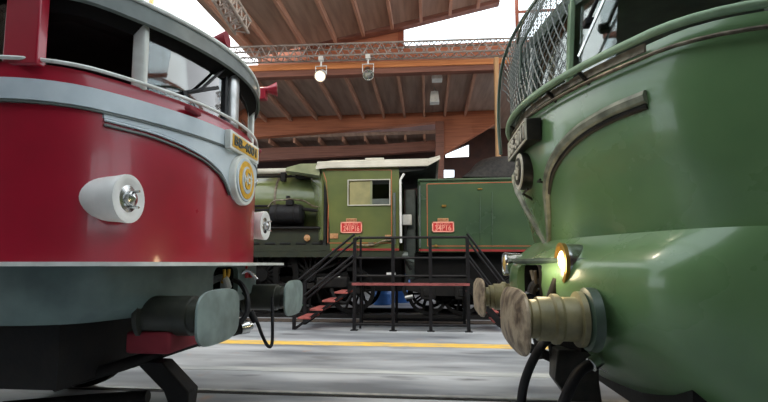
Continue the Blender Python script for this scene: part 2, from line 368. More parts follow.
# rear part of roof over and behind the camera, with an unseen glazed strip added overhead for soft light
struct(MB().b2((XL, YB-.2, 7), (XR+.2, -1.5, 7.15)), 'ceiling_rear', 'panel')
g = MB()
for x in fr(XL, XR, 10): g.beam((x, -1.5, 7.1), (x, 5.5, 8.0), .1, .14)
wf = struct(g, 'added_skylight', 'frame'); MB().prism([(XL, -1.5, 7.16), (XR, -1.5, 7.16), (XR, 5.5, 8.06), (XL, 5.5, 8.06)], (0, 0, .02)).build('pane', 'sky', wf)

# ---- aluminium trusses
def truss(p, q, w, label, n, up=(0, 0, 1), r=.03):
    p, q = Vector(p), Vector(q); d = (q-p); x = d.normalized(); u = Vector(up); y = u.cross(x).normalized(); z = x.cross(y)
    t = thing('lighting_truss', p, label, 'truss')
    cs = [(y*a+z*b)*w/2 for a, b in ((-1, -1), (1, -1), (1, 1), (-1, 1))]
    for c in cs: MB().tube([p+c, q+c], r, 8).build('chord', 'alupaint', t)
    mb = MB()
    for k in range(4):
        a, b = cs[k], cs[(k+1) % 4]
        for i in range(n):
            s0 = p+d*(i/n); s1 = p+d*((i+.5)/n); s2 = p+d*((i+1)/n)
            mb.tube([s0+a, s1+b], r*.5, 5); mb.tube([s1+b, s2+a], r*.5, 5)
    mb.build('web_bracing', 'alupaint', t); return t
tY = 13.2
truss(at(150, 58, tY), at(560, 45.5, tY), .36, 'long horizontal aluminium lighting truss spanning the hall above the steam engine', 34)
def hangers(t, pts, top):
    for p in pts: MB().tube([(p.x, p.y, p.z), (p.x, p.y, top(p))], .012, 6).build('hanger', 'alupaint', t)
pa, pb = at(212, -22, 7.6), at(243, 28, 8.8)
t = truss(pa, pb, .3, 'short aluminium truss crossing the white daylight at upper left', 6)
hangers(t, [pa], lambda p: 8.4)
pa, pb = at(518, 88, 12.4), at(700, 50, 12.4)
t = truss(pa, pb, .45, 'horizontal aluminium truss seen through the mesh of the green cab', 14); hangers(t, [pa.lerp(pb, .2), pa.lerp(pb, .8)], lambda p: roofz(p.x, 12.4) if p.x < x1 else 9.0)
pa, pb = at(536, 62, 11.3), at(612, -2, 10.8)
t = truss(pa, pb, .45, 'aluminium truss slanting behind the windows of the green cab', 10); hangers(t, [pa.lerp(pb, .3), pb], lambda p: roofz(p.x, 11))
# ---- spotlights on truss
def spot(px, py, lit, label):
    c = at(px, py, 13.05); top = at(px, py-14, 13.05)
    t = thing('spotlight', (c.x, 13.05, top.z), label, 'spotlight', 'spotlights hanging from the truss')
    MB().tube([(c.x-.16, 13.05, c.z+.02), (c.x-.17, 13.05, c.z+.28), (c.x+.17, 13.05, c.z+.28), (c.x+.16, 13.05, c.z+.02)], .018, 8).tube([(c.x, 13.05, c.z+.27), (c.x, 13.05, top.z+.12)], .03, 8).box((c.x, 13.05, top.z+.06), (.14, .14, .12)).build('yoke', 'white2', t)
    ax = Vector((0, -.8, -.6)) if lit else Vector((.15, -.7, -.7))
    MB().lathe([(-.26, .06), (-.24, .11), (-.05, .14), (.1, .15), (.14, .17), (.16, .17), (.16, .15), (.12, .13)], c, ax, 24).build('lamp_housing', 'white2' if lit else 'chrome', t)
    MB().lathe([(.10, .12), (.13, .125), (.145, .09), (.15, .0)], c, ax, 24).build('lamp_lens', 'lampon' if lit else 'chrome', t)
    if lit:
        l = bpy.data.lights.new('spot_light', 'SPOT'); l.energy = 160; l.color = (1, .82, .55); l.spot_size = 1.4; l.spot_blend = .5; l.shadow_soft_size = .12
        lo = bpy.data.objects.new('spot_light', l); C.objects.link(lo); lo.location = c+ax.normalized()*.25; lo.rotation_euler = ax.to_track_quat('-Z', 'Y').to_euler()
spot(321, 75, True, 'white spotlight switched on with warm glow, hanging from truss on the left')
spot(368, 73, False, 'chrome spotlight switched off, hanging from the truss on the right')
for px, py, Y, s, l in ((437, 75, 14.6, 1, 'white ceiling lamp fitting nearer, under the dark ceiling boards'), (434.5, 98, 15.9, .8, 'small white ceiling lamp fitting farther back beside the big beam')):
    c = at(px, py, Y); t = thing('ceiling_lamp', (c.x, Y, c.z-.2), l, 'lamp', 'white lamp fittings under the ceiling')
    MB().loft([[(c.x+a*.13, Y+b*.13, c.z+.22) for a, b in ((-1, -1), (1, -1), (1, 1), (-1, 1))], [(c.x+a*.15, Y+b*.15, c.z) for a, b in ((-1, -1), (1, -1), (1, 1), (-1, 1))], [(c.x+a*.17, Y+b*.17, c.z-.2) for a, b in ((-1, -1), (1, -1), (1, 1), (-1, 1))]]).build('housing', 'white2', t, bevel=.015)
    MB().tube([(c.x, Y, c.z+.2), (c.x, Y, zc-.01)], .02, 8).build('hanger', 'alu', t)

# ================================================================= RED LOCOMOTIVE
RY = 3.68
def rx(d, X0=-1.6, k=.3): return X0-k*d*d
def plan(sign, X0, k, tilt, half, back, n=26, dmax=1.15, Yc=RY, corner=.75):
    """closed plan loop; sign -1 = body extends to -x (front faces +x), +1 = to +x"""
    f = lambda d: X0+sign*(k*d*d)-tilt*d
    pts = [(f(d), Yc+d) for d in fr(-dmax, dmax, n)]
    def cor(s):
        p0 = (f(s*dmax), s*dmax); sl = sign*2*k*dmax
        e = (p0[0]+sign*corner, s*half); m = (p0[0]+sl*(half-dmax)*.9, s*half)
        return [(a, Yc+b) for a, b in bez(p0, m, e, 8)][1:]
    return [(back, Yc-half)]+cor(-1)[::-1]+pts+cor(1)+[(back, Yc+half)]
RZ0 = H+.01
red = thing('electric_locomotive', (-4.5, RY, 0), 'crimson red electric locomotive with silver grey moustache band at the left', 'locomotive')
Pb = plan(-1, -1.6, .3, 0, 1.42, -11)
zs = [(RZ0, .0), (H+.5, 0), (H+1.0, 0), (H+1.10, .015), (H+1.17, .03)]
MB().loft([[(x-dx if i not in (0, len(Pb)-1) else x, y, z) for i, (x, y) in enumerate(Pb)] for z, dx in zs]).build('body', 'red', red)
def rfront(t, X0=-1.6): return lambda Y, z: Vector((rx(Y-RY, X0)+t, Y, z))
def rpatch(ylist, zfn, t, nz=3, X0=-1.6):
    return MB().grid(lambda u, v: Vector((rx(u-RY, X0)-.02, u, zfn(u)[0]+(zfn(u)[1]-zfn(u)[0])*v)), ylist, fr(0, 1, nz), lambda u, v: Vector((t+.02, -.6*(u-RY)*-t*0, 0)))
# windscreen sill rim (white), belt band (grey)
def ringpts(X0, z, k=.3, lim=1.42, back=-6, grow=0): return [Vector((x, y, z)) for x, y in plan(-1, X0+grow, k, 0, lim+grow, back)]
MB().tube(ringpts(-1.6, H+1.19, grow=.008), .013, 8).build('sill_rim', 'white', red)
Ybar = fr(RY-1.15, RY+1.15, 34)
def band_loft(z0, z1, grow, name, m, parent, back=-10.5):
    lo = [(x, y) for x, y in plan(-1, -1.6+grow, .3, 0, 1.42+grow, back)]; li = [(x, y) for x, y in plan(-1, -1.6-.03, .3, 0, 1.42-.03, back)]
    loops = [[(x, y, z0) for x, y in li], [(x, y, z0) for x, y in lo], [(x, y, z1) for x, y in lo], [(x, y, z1) for x, y in li], [(x, y, z0) for x, y in li]]
    return MB().loft(loops, cap=False, closed=False).build(name, m, parent)
band_loft(H+.945, H+1.07, .016, 'belt_band', 'grey', red)
band_loft(H+.925, H+.94, .02, 'belt_line', 'visor', red)
# moustache: grey field widening to the medallion, with edge line
MT = [(0, .50), (.12, .52), (.2, .60), (.26, .68), (.34, .745), (.5, .815), (.72, .865), (.9, .89), (1.15, .90)]
rpatch(Ybar, lambda Y: (H+lerp(abs(Y-RY), MT), H+.93), .012, 3).build('moustache_field', 'grey', red)
for dz, m_ in ((-.012, 'grey'), (-.045, 'visor')):
    pts = [(rx(Y-RY)+.012, Y, H+lerp(abs(Y-RY), MT)+dz) for Y in Ybar if abs(Y-RY) > .2]
    for sgn in (-1, 1): MB().tube([p_ for p_ in pts if (p_[1]-RY)*sgn > 0], .010, 6).build('moustache_line', m_, red)
# number plate
npz = H+.998; pl = MB().box((-1.585, RY+.0, npz), (.05, .60, .155)).build('number_plate', 'white', red, bevel=.006)
MB().box((-1.562, RY, npz), (.012, .53, .105)).build('plate_field', 'gold', pl)
text('lettering', 'BB-4001', (-1.553, RY, npz), (0, 1, 0), (0, 0, 1), .105, 'visor', pl, width=.46, bold=.002)
# medallion: concentric oval
def oval(X, ry, rz, t, zc_, Yc=RY, sx_=1, n=40): 
    return MB().loft([[(X+a*sx_, Yc+ry*k_*math.cos(2*PI*i/n), zc_+rz*k_*math.sin(2*PI*i/n)) for i in range(n)] for a, k_ in ((-.05, 1), (t*.7, 1), (t, .97))])
mz = H+.715; med = oval(-1.585, .225, .215, .03, mz).build('medallion', 'white', red)
oval(-1.575, .19, .185, .03, mz).build('medallion_ring', 'grey', med)
oval(-1.570, .16, .165, .03, mz).build('medallion_disc', 'gold', med)
oval(-1.566, .105, .12, .03, mz).build('medallion_core', 'grey', med)
text('lettering', 'S', (-1.532, RY, mz), (0, 1, 0), (0, 0, 1), .24, 'gold', med, bold=.006)
text('lettering', 'NCF', (-1.530, RY, mz), (0, 1, 0), (0, 0, 1), .085, 'white', med, width=.16, bold=.003)
# cab glasshouse
def cabring(z, grow): return [(x, y, z) for x, y in plan(-1, -1.64+grow, .3, 0, 1.36+grow, -11)]
zV = H+1.81
visor = MB().loft([cabring(H+1.585, .055), cabring(H+1.60, .07), cabring(H+1.735, .045), cabring(H+1.735, -.3), cabring(H+1.64, -.3), cabring(H+1.62, .04), cabring(H+1.585, .055)], cap=False).build('visor', 'visor', red)
MB().tube([Vector(p) for p in cabring(H+1.742, .05)], .017, 8).build('visor_edge', 'white', red)
rf = MB().loft([cabring(H+1.72, .02), cabring(H+1.78, .0), cabring(H+1.81, -.1), cabring(H+1.82, -.5)]).build('roof', 'redroof', red)
MB().loft([cabring(H+1.535, -.05), cabring(H+1.62, .03), cabring(H+1.60, -.2), cabring(H+1.535, -.2), cabring(H+1.535, -.05)], cap=False).build('window_head_frame', 'black', red)
MB().loft([cabring(H+1.6, -.14), cabring(H+1.72, -.14)]).build('cab_headlining', 'inter', red)
def rpill(Y, w, name='window_pillar', m='alu', dp=.09, back=.03):
    d = Y-RY; X = rx(d, -1.64)-back
    return MB().loft([[(X+a*dp/2, Y+b*w/2, z) for a, b in ((1, -.6), (1, .6), (.5, 1), (-1, 1), (-1, -1), (.5, -1))] for z in (H+1.16, H+1.66)]).build(name, m, red, bevel=.01)
rpill(RY-.06, .15); rpill(RY+.82, .06, m='white'); rpill(RY-.92, .06, m='white')
MB().tube([(rx(-.12, -1.64)-.05, RY-.16, H+1.17), (rx(-.12, -1.64)-.05, RY-.16, H+1.64)], .03, 8).build('pillar_seal', 'rubber', red)
# corner and side pillars, side panels
for s in (-1, 1):
    y = RY+s*1.36
    for xx, w in ((-2.35, .22), (-3.45, .12), (-4.3, .14)):
        MB().box((xx, RY+s*1.35, H+1.41), (w, .07, .52)).build('window_pillar', 'red', red, bevel=.01)
    MB().b2((-11, RY+s*1.32, H+1.16), (-4.9, RY+s*1.39, H+1.66)).build('side_panel', 'red', red, bevel=.01)
MB().b2((-4.95, RY-1.33, H+1.16), (-4.9, RY+1.33, H+1.2)).build('cab_bulkhead', 'inter', red)
# window glass: windscreens and side glass
def wglass(y0_, y1_): return MB().grid(lambda u, v: Vector((rx(u-RY, -1.64)-.05, u, H+1.17+.46*v)), fr(y0_, y1_, 6), [0, 1], lambda u, v: Vector((.006, 0, 0)))
wglass(RY-.9, RY-.14).build('windscreen', 'rglass', red); wglass(RY+.02, RY+.8).build('windscreen', 'rglass', red)
for s in (-1, 1):
    MB().b2((-3.4, RY+s*1.35, H+1.17), (-2.45, RY+s*1.356, H+1.63)).build('side_glass', 'glass', red)
    MB().b2((-4.25, RY+s*1.35, H+1.17), (-3.5, RY+s*1.356, H+1.63)).build('side_glass', 'glass', red)
# windscreen gasket (dark) bottom and wiper
wp = MB().tube([(rx(-.25, -1.64)+.0, RY-.25, H+1.60), (rx(-.5, -1.64)+.0, RY-.5, H+1.33), (rx(-.62, -1.64), RY-.62, H+1.26)], .012, 8).build('wiper', 'rubber', red)
MB().beam((rx(-.3, -1.64)-.01, RY-.3, H+1.42), (rx(-.62, -1.64)-.01, RY-.66, H+1.24), .012, .03).build('wiper_blade', 'rubber', wp)
for Y, w in ((RY-.62, .16), (RY+.5, .16)):
    MB().box((rx(Y-RY)+.01, Y, H+1.115), (.05, w, .035)).build('sill_handle', 'redroof', red, bevel=.01)
# roof equipment: red horns
hn = MB().lathe([(0, .03), (.08, .032), (.18, .06), (.2, .065), (.2, .0)], (-1.86, RY-.2, H+1.86), (1, 0, .1), 16).box((-1.82, RY-.2, H+1.81), (.12, .08, .1)).build('horn', 'redroof', red)
hn = MB().lathe([(0, .03), (.1, .035), (.18, .07), (.2, .08), (.2, .0)], (-1.80, RY+.85, H+1.86), (1, .3, .1), 16).box((-1.77, RY+.85, H+1.80), (.12, .08, .1)).build('horn', 'red', red)
# headlights
def headlight(x, y, z, r, sgn, m_lens, m_body, parent, ln=.16, label=None):
    h = MB().lathe([(-.12, r*.85), (0, r*.95), (ln*.7, r), (ln, r*1.04), (ln+.012, r), (ln+.005, r*.86), (ln-.03, r*.8)], (x, y, z), (sgn, 0, 0), 32).build('headlight', m_body, parent)
    MB().lathe([(ln-.05, r*.84), (ln-.01, r*.84), (ln+.012, r*.55), (ln+.02, 0)], (x, y, z), (sgn, 0, 0), 32).build('lens', m_lens, h)
    return h
for s in (-1, 1):
    h = headlight(rx(.86) if s > 0 else rx(1.1), RY+(.86 if s > 0 else -1.1), H+.40, .145, 1, 'chrome', 'white2', red, .12)
    hx_, hy_ = (rx(.86), RY+.86) if s > 0 else (rx(1.1), RY-1.1)
    MB().lathe([(.11, .148), (.135, .15), (.14, .12), (.13, .1)], (hx_, hy_, H+.40), (1, 0, 0), 32).build('bezel', 'white2', h)
    MB().lathe([(.08, .05), (.16, .045), (.18, 0)], (hx_, hy_, H+.40), (1, 0, 0), 16).tube([(hx_+.14, hy_, H+.35), (hx_+.2, hy_, H+.345)], .008, 6).tube([(hx_+.14, hy_, H+.44), (hx_+.2, hy_, H+.445)], .008, 6).build('bulb_holder', 'chrome', h)
# step plate and buffer beam
st = plan(-1, -1.42, .12, 0, 1.45, -6)
MB().loft([[(x, y, H-.012) for x, y in st], [(x, y, H+.012) for x, y in st]]).build('step_plate', 'white', red)
bb = plan(-1, -1.68, .16, 0, 1.38, -6, corner=.5)
bm_ = MB().loft([[(x-.05, y, H-.34) for x, y in bb], [(x-.0, y, H-.28) for x, y in bb], [(x, y, H-.013) for x, y in bb]]).build('buffer_beam', 'under', red)
def roundrect(X, Yc, zc_, w, h, r, n=5):
    out = []
    for cx, cz, a0 in ((w/2-r, h/2-r, 0), (-w/2+r, h/2-r, PI/2), (-w/2+r, -h/2+r, PI), (w/2-r, -h/2+r, 1.5*PI)):
        out += [(X, Yc+cx+r*math.cos(a0+PI/2*i/n), zc_+cz+r*math.sin(a0+PI/2*i/n)) for i in range(n+1)]
    return out
bool_cut(bm_, MB().prism(roundrect(-2.3, RY-.02, H-.15, .46, .25, .07), (1.2, 0, 0)))
def pocket(a, b, c, zc_, w, h, par):
    l1 = roundrect(0, c, zc_, w, h, .07); l2 = [(x, (y-c)*.97+c, (z-zc_)*.97+zc_) for x, y, z in l1]; l0 = [(x, (y-c)*.995+c, (z-zc_)*.995+zc_) for x, y, z in l1]
    f = lambda L_, x: [(x, y, z) for _, y, z in L_]
    MB().loft([f(l0, a), f(l0, b), f(l2, b), f(l2, a)], cap=False).loft([f(l0, b), f(l0, b+(b-a)*.02)]).build('pocket_shade_liner', 'black', par)  # black liner stands in for the shade inside the coupling opening
pocket(-1.73, -2.25, RY-.02, H-.15, .46, .25, red)
MB().tube(spline([(-1.95, RY+.06, H-.2), (-1.78, RY+.02, H-.12), (-1.7, RY-.02, H-.13), (-1.66, RY-.04, H-.2)]), .03, 8).build('tow_hook', 'white2', red)
for a in (-.035, .035): MB().tube(spline([(-1.72, RY-.02+a*.4, H-.16), (-1.70, RY+a, H-.10), (-1.70, RY+a*1.3, H-.045)]), .014, 8).build('coupling_tag', 'gold', red)
MB().box((-1.72, RY+.02, H-.17), (.06, .07, .07)).build('hook_block', 'white', red, bevel=.01)
# buffers
def buffer(Yc, face, base, sgn, w, h, zc_, m_plate, m_shaft, parent, dome=.02, r=.115):
    b = MB().lathe([(0, r*1.25), (.03, r*1.25), (.035, r), (abs(face-base)*.62, r), (abs(face-base)*.63, r*.88), (abs(face-base)*.72, r*.88), (abs(face-base)*.73, r*.72), (abs(face-base)-.03, r*.7)], (base, Yc, zc_), (sgn, 0, 0), 32).build('buffer', m_shaft, parent)
    n = 40; loops = []
    def ring(k_, xo):
        L_ = []
        for i in range(n):
            a = 2*PI*i/n; c_, s_ = math.cos(a), math.sin(a)
            L_.append((xo, Yc+w/2*k_*math.copysign(abs(c_)**.62, c_), zc_+h/2*k_*math.copysign(abs(s_)**.5, s_)))
        return L_
    X = face-sgn*.035
    MB().loft([ring(.6, X-sgn*.03), ring(.97, X-sgn*.008), ring(1, X), ring(.99, X+sgn*.012), ring(.8, X+sgn*(.012+dome*.5)), ring(.4, X+sgn*(.012+dome*.85)), ring(.1, X+sgn*(.012+dome))]).build('buffer_plate', m_plate, b)
    return b
BZ = H-.338
for Yc in (2.86, 4.50): buffer(Yc, -1.33, -1.86, 1, .60, .35, BZ, 'plate', 'olive', red, r=.13)
# underframe, steps, pipes beneath
MB().b2((-6, RY-1.2, .55), (-2.15, RY+1.2, H-.33)).build('underframe', 'dark', red)
MB().box((-1.78, 2.95, H-.5), (.3, .4, .14)).build('pipe_bracket', 'redroof', red, bevel=.02)
MB().tube(spline([(-2.4, 2.75, .5), (-2.0, 2.9, .62), (-1.75, 3.2, .70), (-1.62, 3.45, .73), (-1.5, 3.6, .76)]), .04, 10).lathe([(-.03, .05), (.03, .05)], (-1.7, 3.3, .715), (1, .9, .2), 12).build('brake_pipe', 'dark', red)
MB().lathe([(-.04, .05), (.03, .055), (.035, .03), (.07, .03)], (-1.5, 3.6, .765), (.6, .8, .1), 16).build('pipe_coupling', 'chrome', red)
MB().loft([[(-1.80, 2.95, .62), (-1.80, 3.08, .62), (-2.0, 3.08, .62), (-2.0, 2.95, .62)], [(-1.62, 2.98, .42), (-1.62, 3.12, .42), (-1.80, 3.12, .42), (-1.80, 2.98, .42)], [(-1.63, 3.0, .16), (-1.63, 3.09, .16), (-1.70, 3.09, .16), (-1.70, 3.0, .16)]]).build('rail_guard', 'dark', red, bevel=.01)
MB().tube([(-2.9, 2.9, .30), (-2.3, 3.0, .34), (-1.95, 3.05, .36)], .045, 10).tube([(-2.9, 2.9, .55), (-2.2, 2.95, .6)], .06, 10).build('rigging_and_fill', 'dark', red)
hs = [at(243, 292, 3.8), at(248, 300, 3.8), at(249, 312, 3.8), at(257, 322, 3.85), at(262, 335, 3.9), at(268, 346, 3.95), at(272, 343, 4.0), at(272.5, 320, 4.05), at(272, 297, 4.1)]
MB().tube(spline(hs), .015, 8).lathe([(-.05, .03), (.05, .03)], at(253, 317, 3.82), (.5, .1, -1), 12).build('air_hose', 'rubber', red)
MB().tube(spline([at(234, 280, 3.7), at(241, 284, 3.65), at(247, 296, 3.6), at(247, 312, 3.55), at(240, 322, 3.5), at(232, 326, 3.5)]), .022, 8).build('air_hose', 'rubber', red)
MB().lathe([(0, .018), (.05, .02), (.06, .01), (.11, .01)], (-1.70, 4.1, H-.13), (0, 0, 1), 10).lathe([(0, .02), (.06, .02)], (-1.70, 4.2, H-.13), (0, 0, 1), 10).build('angle_cock', 'signred', red)
MB().tube(spline([(-1.75, 3.98, H-.13), (-1.66, 4.02, H-.06), (-1.6, 4.1, H-.14)]), .016, 8).build('pipe_elbow', 'chrome', red)
# wheels so that the engine stands on its track
def wheel(x, y, r, parent, w=.12, m='black', spokes=0, name='wheel'):
    mb = MB()
    if spokes:
        n = 36
        for a, b, yy in ((r*.86, r, w), (r*.84, r*.87, w*.7)):
            mb.loft([[(x+q*math.cos(2*PI*i/n), y+s*yy/2, .1+r+q*math.sin(2*PI*i/n)) for s, q in ((-1, a), (-1, b), (1, b), (1, a))] for i in range(n+1)], cap=False)
        for i in range(spokes):
            t_ = 2*PI*i/spokes; mb.beam((x+.12*math.cos(t_), y, .1+r+.12*math.sin(t_)), (x+r*.86*math.cos(t_), y, .1+r+r*.86*math.sin(t_)), .05, .06, up=(0, 1, 0))
        mb.lathe([(-.1, .16), (.1, .16)], (x, y, .1+r), (0, 1, 0), 20)
    else:
        mb.lathe([(-w/2, r*.3), (-w/2, r*.9), (-w/2+.02, r), (w/2, r), (w/2, 0)], (x, y, r+.012), (0, 1, 0), 32)
    return mb.build(name, m, parent)
for xx in (-3.6, -6.4):
    for yy in (RY-.75, RY+.8): wheel(xx, yy, .55, red)

# ================================================================= GREEN LOCOMOTIVE (right)
GX, GK, GT = .78, .25, .08
def gx(d): return GX+GK*d*d-GT*d
green = thing('electric_locomotive', (4.5, RY, 0), 'green electric locomotive with mesh screened cab and rusty buffer at the right', 'locomotive')
def gplan(grow=0, dX=0, back=11): return plan(1, GX-grow+dX, GK, GT, 1.45+grow, back)
GZ = [(.10, .17), (.20, .155), (.35, .115), (.5, .065), (.65, .025), (.8, .005), (.95, 0), (1.1, .01), (1.18, .03), (1.23, .06)]
def gd(z): return lerp(z, GZ)
MB().loft([[(x+(gd(z) if 0 < i < len(gplan())-1 else 0), y, H+z) for i, (x, y) in enumerate(gplan())] for z, _ in GZ]).build('body', 'green', green)
# belt rail tube with brackets, and thin upper strip
def gring(z, grow, dX=0): return [Vector((x, y, z)) for x, y in gplan(grow, dX)]
MB().tube(gring(H+1.235, .055), .024, 10).build('belt_rail', 'glight', green)
MB().tube(gring(H+1.13, .03), .012, 8).build('belt_rail', 'bronze', green)
for d in (-.8, -.5, .3, .7): MB().tube([(gx(d)+.03, RY+d, H+1.13), (gx(d)-.05, RY+d, H+1.235)], .014, 6).build('rail_bracket', 'bronzed', green)
band = MB().grid(lambda u, v: Vector((gx(u)+.01, RY+u, H+1.17+.05*v)), fr(-1.15, 1.15, 30), [0, 1], lambda u, v: Vector((-.012, 0, 0))).build('belt_strip', 'bronze', green)
# moustache mouldings (lyre shaped)
GM = spline([(.0, .0, .12), (-.10, 0, .24), (-.22, 0, .42), (-.34, 0, .60), (-.50, 0, .745), (-.72, 0, .85), (-.95, 0, .90), (-1.15, 0, .915)], 6)
for s in (1, -1):
    for dz, r_, m_ in ((0, .038, 'mould'), (-.052, .018, 'bronzed')):
        pts = []
        for i, p in enumerate(GM):
            d = p[0]*s; tt = min(1, i/8); z = p[2]+dz*(1 if abs(p[0]) > .3 else .4); dd = d+(-.03*s*(-1 if dz else 0))*(1-min(1, abs(p[0])/.5))
            pts.append(Vector((gx(dd)+gd(z)-.0, RY+dd, H+z)))
        MB().tube(pts, [r_*(.5+.6*min(1, i/20)) for i in range(len(pts))], 8).build('moulding', m_, green)
MB().lathe([(-.03, .05), (.015, .05), (.02, .03), (.01, .025)], (gx(0)+.165, RY, H+.10), (-1, 0, 0), 20).build('round_badge', 'glight', green)
# number plate
gz = H+.99; gp = MB().box((.78, RY, gz), (.11, .72, .165)).build('number_plate', 'bronzed', green, bevel=.006)
MB().box((.722, RY, gz+.075), (.012, .72, .012)).box((.722, RY, gz-.075), (.012, .72, .012)).box((.722, RY-.352, gz), (.012, .015, .15)).box((.722, RY+.352, gz), (.012, .015, .15)).build('plate_border', 'letter', gp)
text('lettering', 'BB-3011', (.722, RY, gz), (0, -1, 0), (0, 0, 1), .155, 'letter', gp, width=.62, bold=.003, depth=.006)
def gov(X, r1, r2, t): return oval(X, r1, r2, t, H+.745, sx_=-1)
gm = gov(.80, .155, .15, .06).build('medallion', 'bronzed', green)
gov(.75, .15, .145, .02).build('medallion_ring', 'letter', gm); gov(.742, .115, .11, .02).build('medallion_disc', 'bronzed', gm)
text('lettering', 'S', (.722, RY, H+.745), (0, -1, 0), (0, 0, 1), .2, 'letter', gm, bold=.006)
text('lettering', 'NCF', (.719, RY, H+.745), (0, -1, 0), (0, 0, 1), .07, 'letter', gm, width=.15)
MB().tube([(.84, RY+.02, H+.52), (.76, RY-.02, H+.56), (.76, RY-.2, H+.57)], .01, 6).build('grab_hook', 'bronzed', green)
MB().tube([(.86, RY-.3, H+.60), (.80, RY-.34, H+.60), (.80, RY-.42, H+.60)], .009, 6).build('grab_hook', 'bronzed', green)
# cab window frames
for d, w, h1, m_ in ((0.02, .05, 1.76, 'gdark'), (-.07, .03, 1.76, 'white'), (-.64, .06, 2.12, 'glight'), (.62, .05, 1.80, 'gdark'), (.98, .07, 1.85, 'gdark')):
    MB().loft([[(gx(d)+.02+a*.018+k_*.06, RY+d+b*w/2, z) for a, b in ((-1, -1), (-1, 1), (1, 1), (1, -1))] for k_, z in ((0, H+1.21), (1, H+h1))]).build('window_post', m_, green, bevel=.008)
def groof(z, grow, dX): return [(x, y, z) for x, y in gplan(grow, dX)]
MB().loft([groof(H+1.74, 0, .06), groof(H+1.80, .02, .06), groof(H+1.93, -.02, .12), groof(H+1.93, -.25, .12), groof(H+1.76, -.25, .06), groof(H+1.74, 0, .06)], cap=False).build('visor', 'gdark', green)
MB().loft([groof(H+1.90, -.05, .12), groof(H+1.98, -.15, .2), groof(H+2.05, -.5, .4)]).build('roof', 'gdark', green)
def gglass(a, b): return MB().grid(lambda u, v: Vector((gx(u)+.05+.04*v, RY+u, H+1.22+.53*v)), fr(a, b, 6), [0, 1], lambda u, v: Vector((-.006, 0, 0)))
gglass(-.95, -.68).build('windscreen', 'glass', green); gglass(-.60, -.09).build('windscreen', 'glass', green); gglass(.05, .6).build('windscreen', 'glass', green)
for s in (-1, 1):
    for xx, w in ((1.75, .16), (2.9, .12), (3.9, .5)): MB().box((xx, RY+s*1.40, H+1.48), (w, .07, .54)).build('window_post', 'gdark', green, bevel=.01)
    MB().b2((4.0, RY+s*1.37, H+1.2), (11, RY+s*1.43, H+1.76)).build('side_panel', 'green', green, bevel=.01)
    MB().b2((1.83, RY+s*1.41, H+1.22), (3.65, RY+s*1.414, H+1.75)).build('side_glass', 'glass', green)
w_ = MB().tube([(gx(-.95)-.0, RY-.95, H+1.70), (gx(-.84)-.02, RY-.84, H+1.5)], .014, 8).build('wiper', 'rubber', green)
MB().beam((gx(-1.0)-.01, RY-1.0, H+1.66), (gx(-.78)-.02, RY-.78, H+1.33), .010, .018).build('wiper_blade', 'chrome', w_)
MB().box((gx(-.84), RY-.84, H+1.52), (.06, .07, .05)).build('wiper_motor', 'dark', w_, bevel=.01)
# wire mesh guard on a bent hoop in front of the cab windows
HP = [(1.08, .80, 1.15), (1.12, .79, 1.5), (1.08, .80, 1.85), (.95, .82, 2.08), (.7, .87, 2.22), (.4, .95, 2.30), (.05, 1.05, 2.34), (-.3, 1.14, 2.34), (-.66, 1.2, 2.3)]
hoop = spline([(x-.03, RY+d, H+z) for d, x, z in HP], 6)
gg = MB().tube(hoop, .018, 8).tube([Vector((gx(d)-.03, RY+d, H+1.22)) for d in fr(-.66, 1.08, 16)], .012, 6).build('guard_frame', 'gdark', green)
for d, zt_ in ((.62, 2.24), (.0, 2.34)):
    MB().tube([(gx(d)-.02, RY+d, H+1.23), (gx(d)+.0, RY+d, H+1.8), (lerp(-d, [(-.95, .82), (-.4, .95), (-.05, 1.05)]), RY+d, H+zt_-.02)], .011, 6).build('guard_stay', 'gdark', gg)
MB().tube([Vector((gx(d)+.02+.03, RY+d, H+2.06)) for d in fr(-.6, .95, 12)], .010, 6).build('guard_stay', 'gdark', gg)
hz_ = [(-1.12, 1.5), (-1.08, 1.85), (-.95, 2.08), (-.7, 2.22), (-.4, 2.30), (-.05, 2.34), (.3, 2.34), (.66, 2.3)]
hx_ = [(-1.12, .79), (-1.08, .80), (-.95, .82), (-.7, .87), (-.4, .95), (-.05, 1.05), (.3, 1.14), (.66, 1.2)]
def gtop(d): return lerp(-d, hz_)
def gmp(d, z):
    t_ = min(1, max(0, (z-1.2)/(gtop(d)-1.2)))**2.2
    return Vector(((1-t_)*(gx(d)-.03)+t_*(lerp(-d, hx_)-.03), RY+d, H+z))
mb = MB(); a_ = .07; b_ = .055; i = 0
zz = 1.24
while zz < 2.34:
    d = -.66+(a_/2 if i % 2 else 0)
    while d < 1.08:
        if zz < gtop(d)-.02:
            for sd in (-1, 1):
                d2 = d+sd*a_/2; z2 = zz+b_
                if -.67 < d2 < 1.09 and z2 < gtop(d2)+.01:
                    p, q = gmp(d, zz), gmp(d2, z2); mb.tube([p, q], .0048, 3)
        d += a_
    zz += b_; i += 1
o = mb.build('wire_mesh', 'visor', gg, smooth=False)
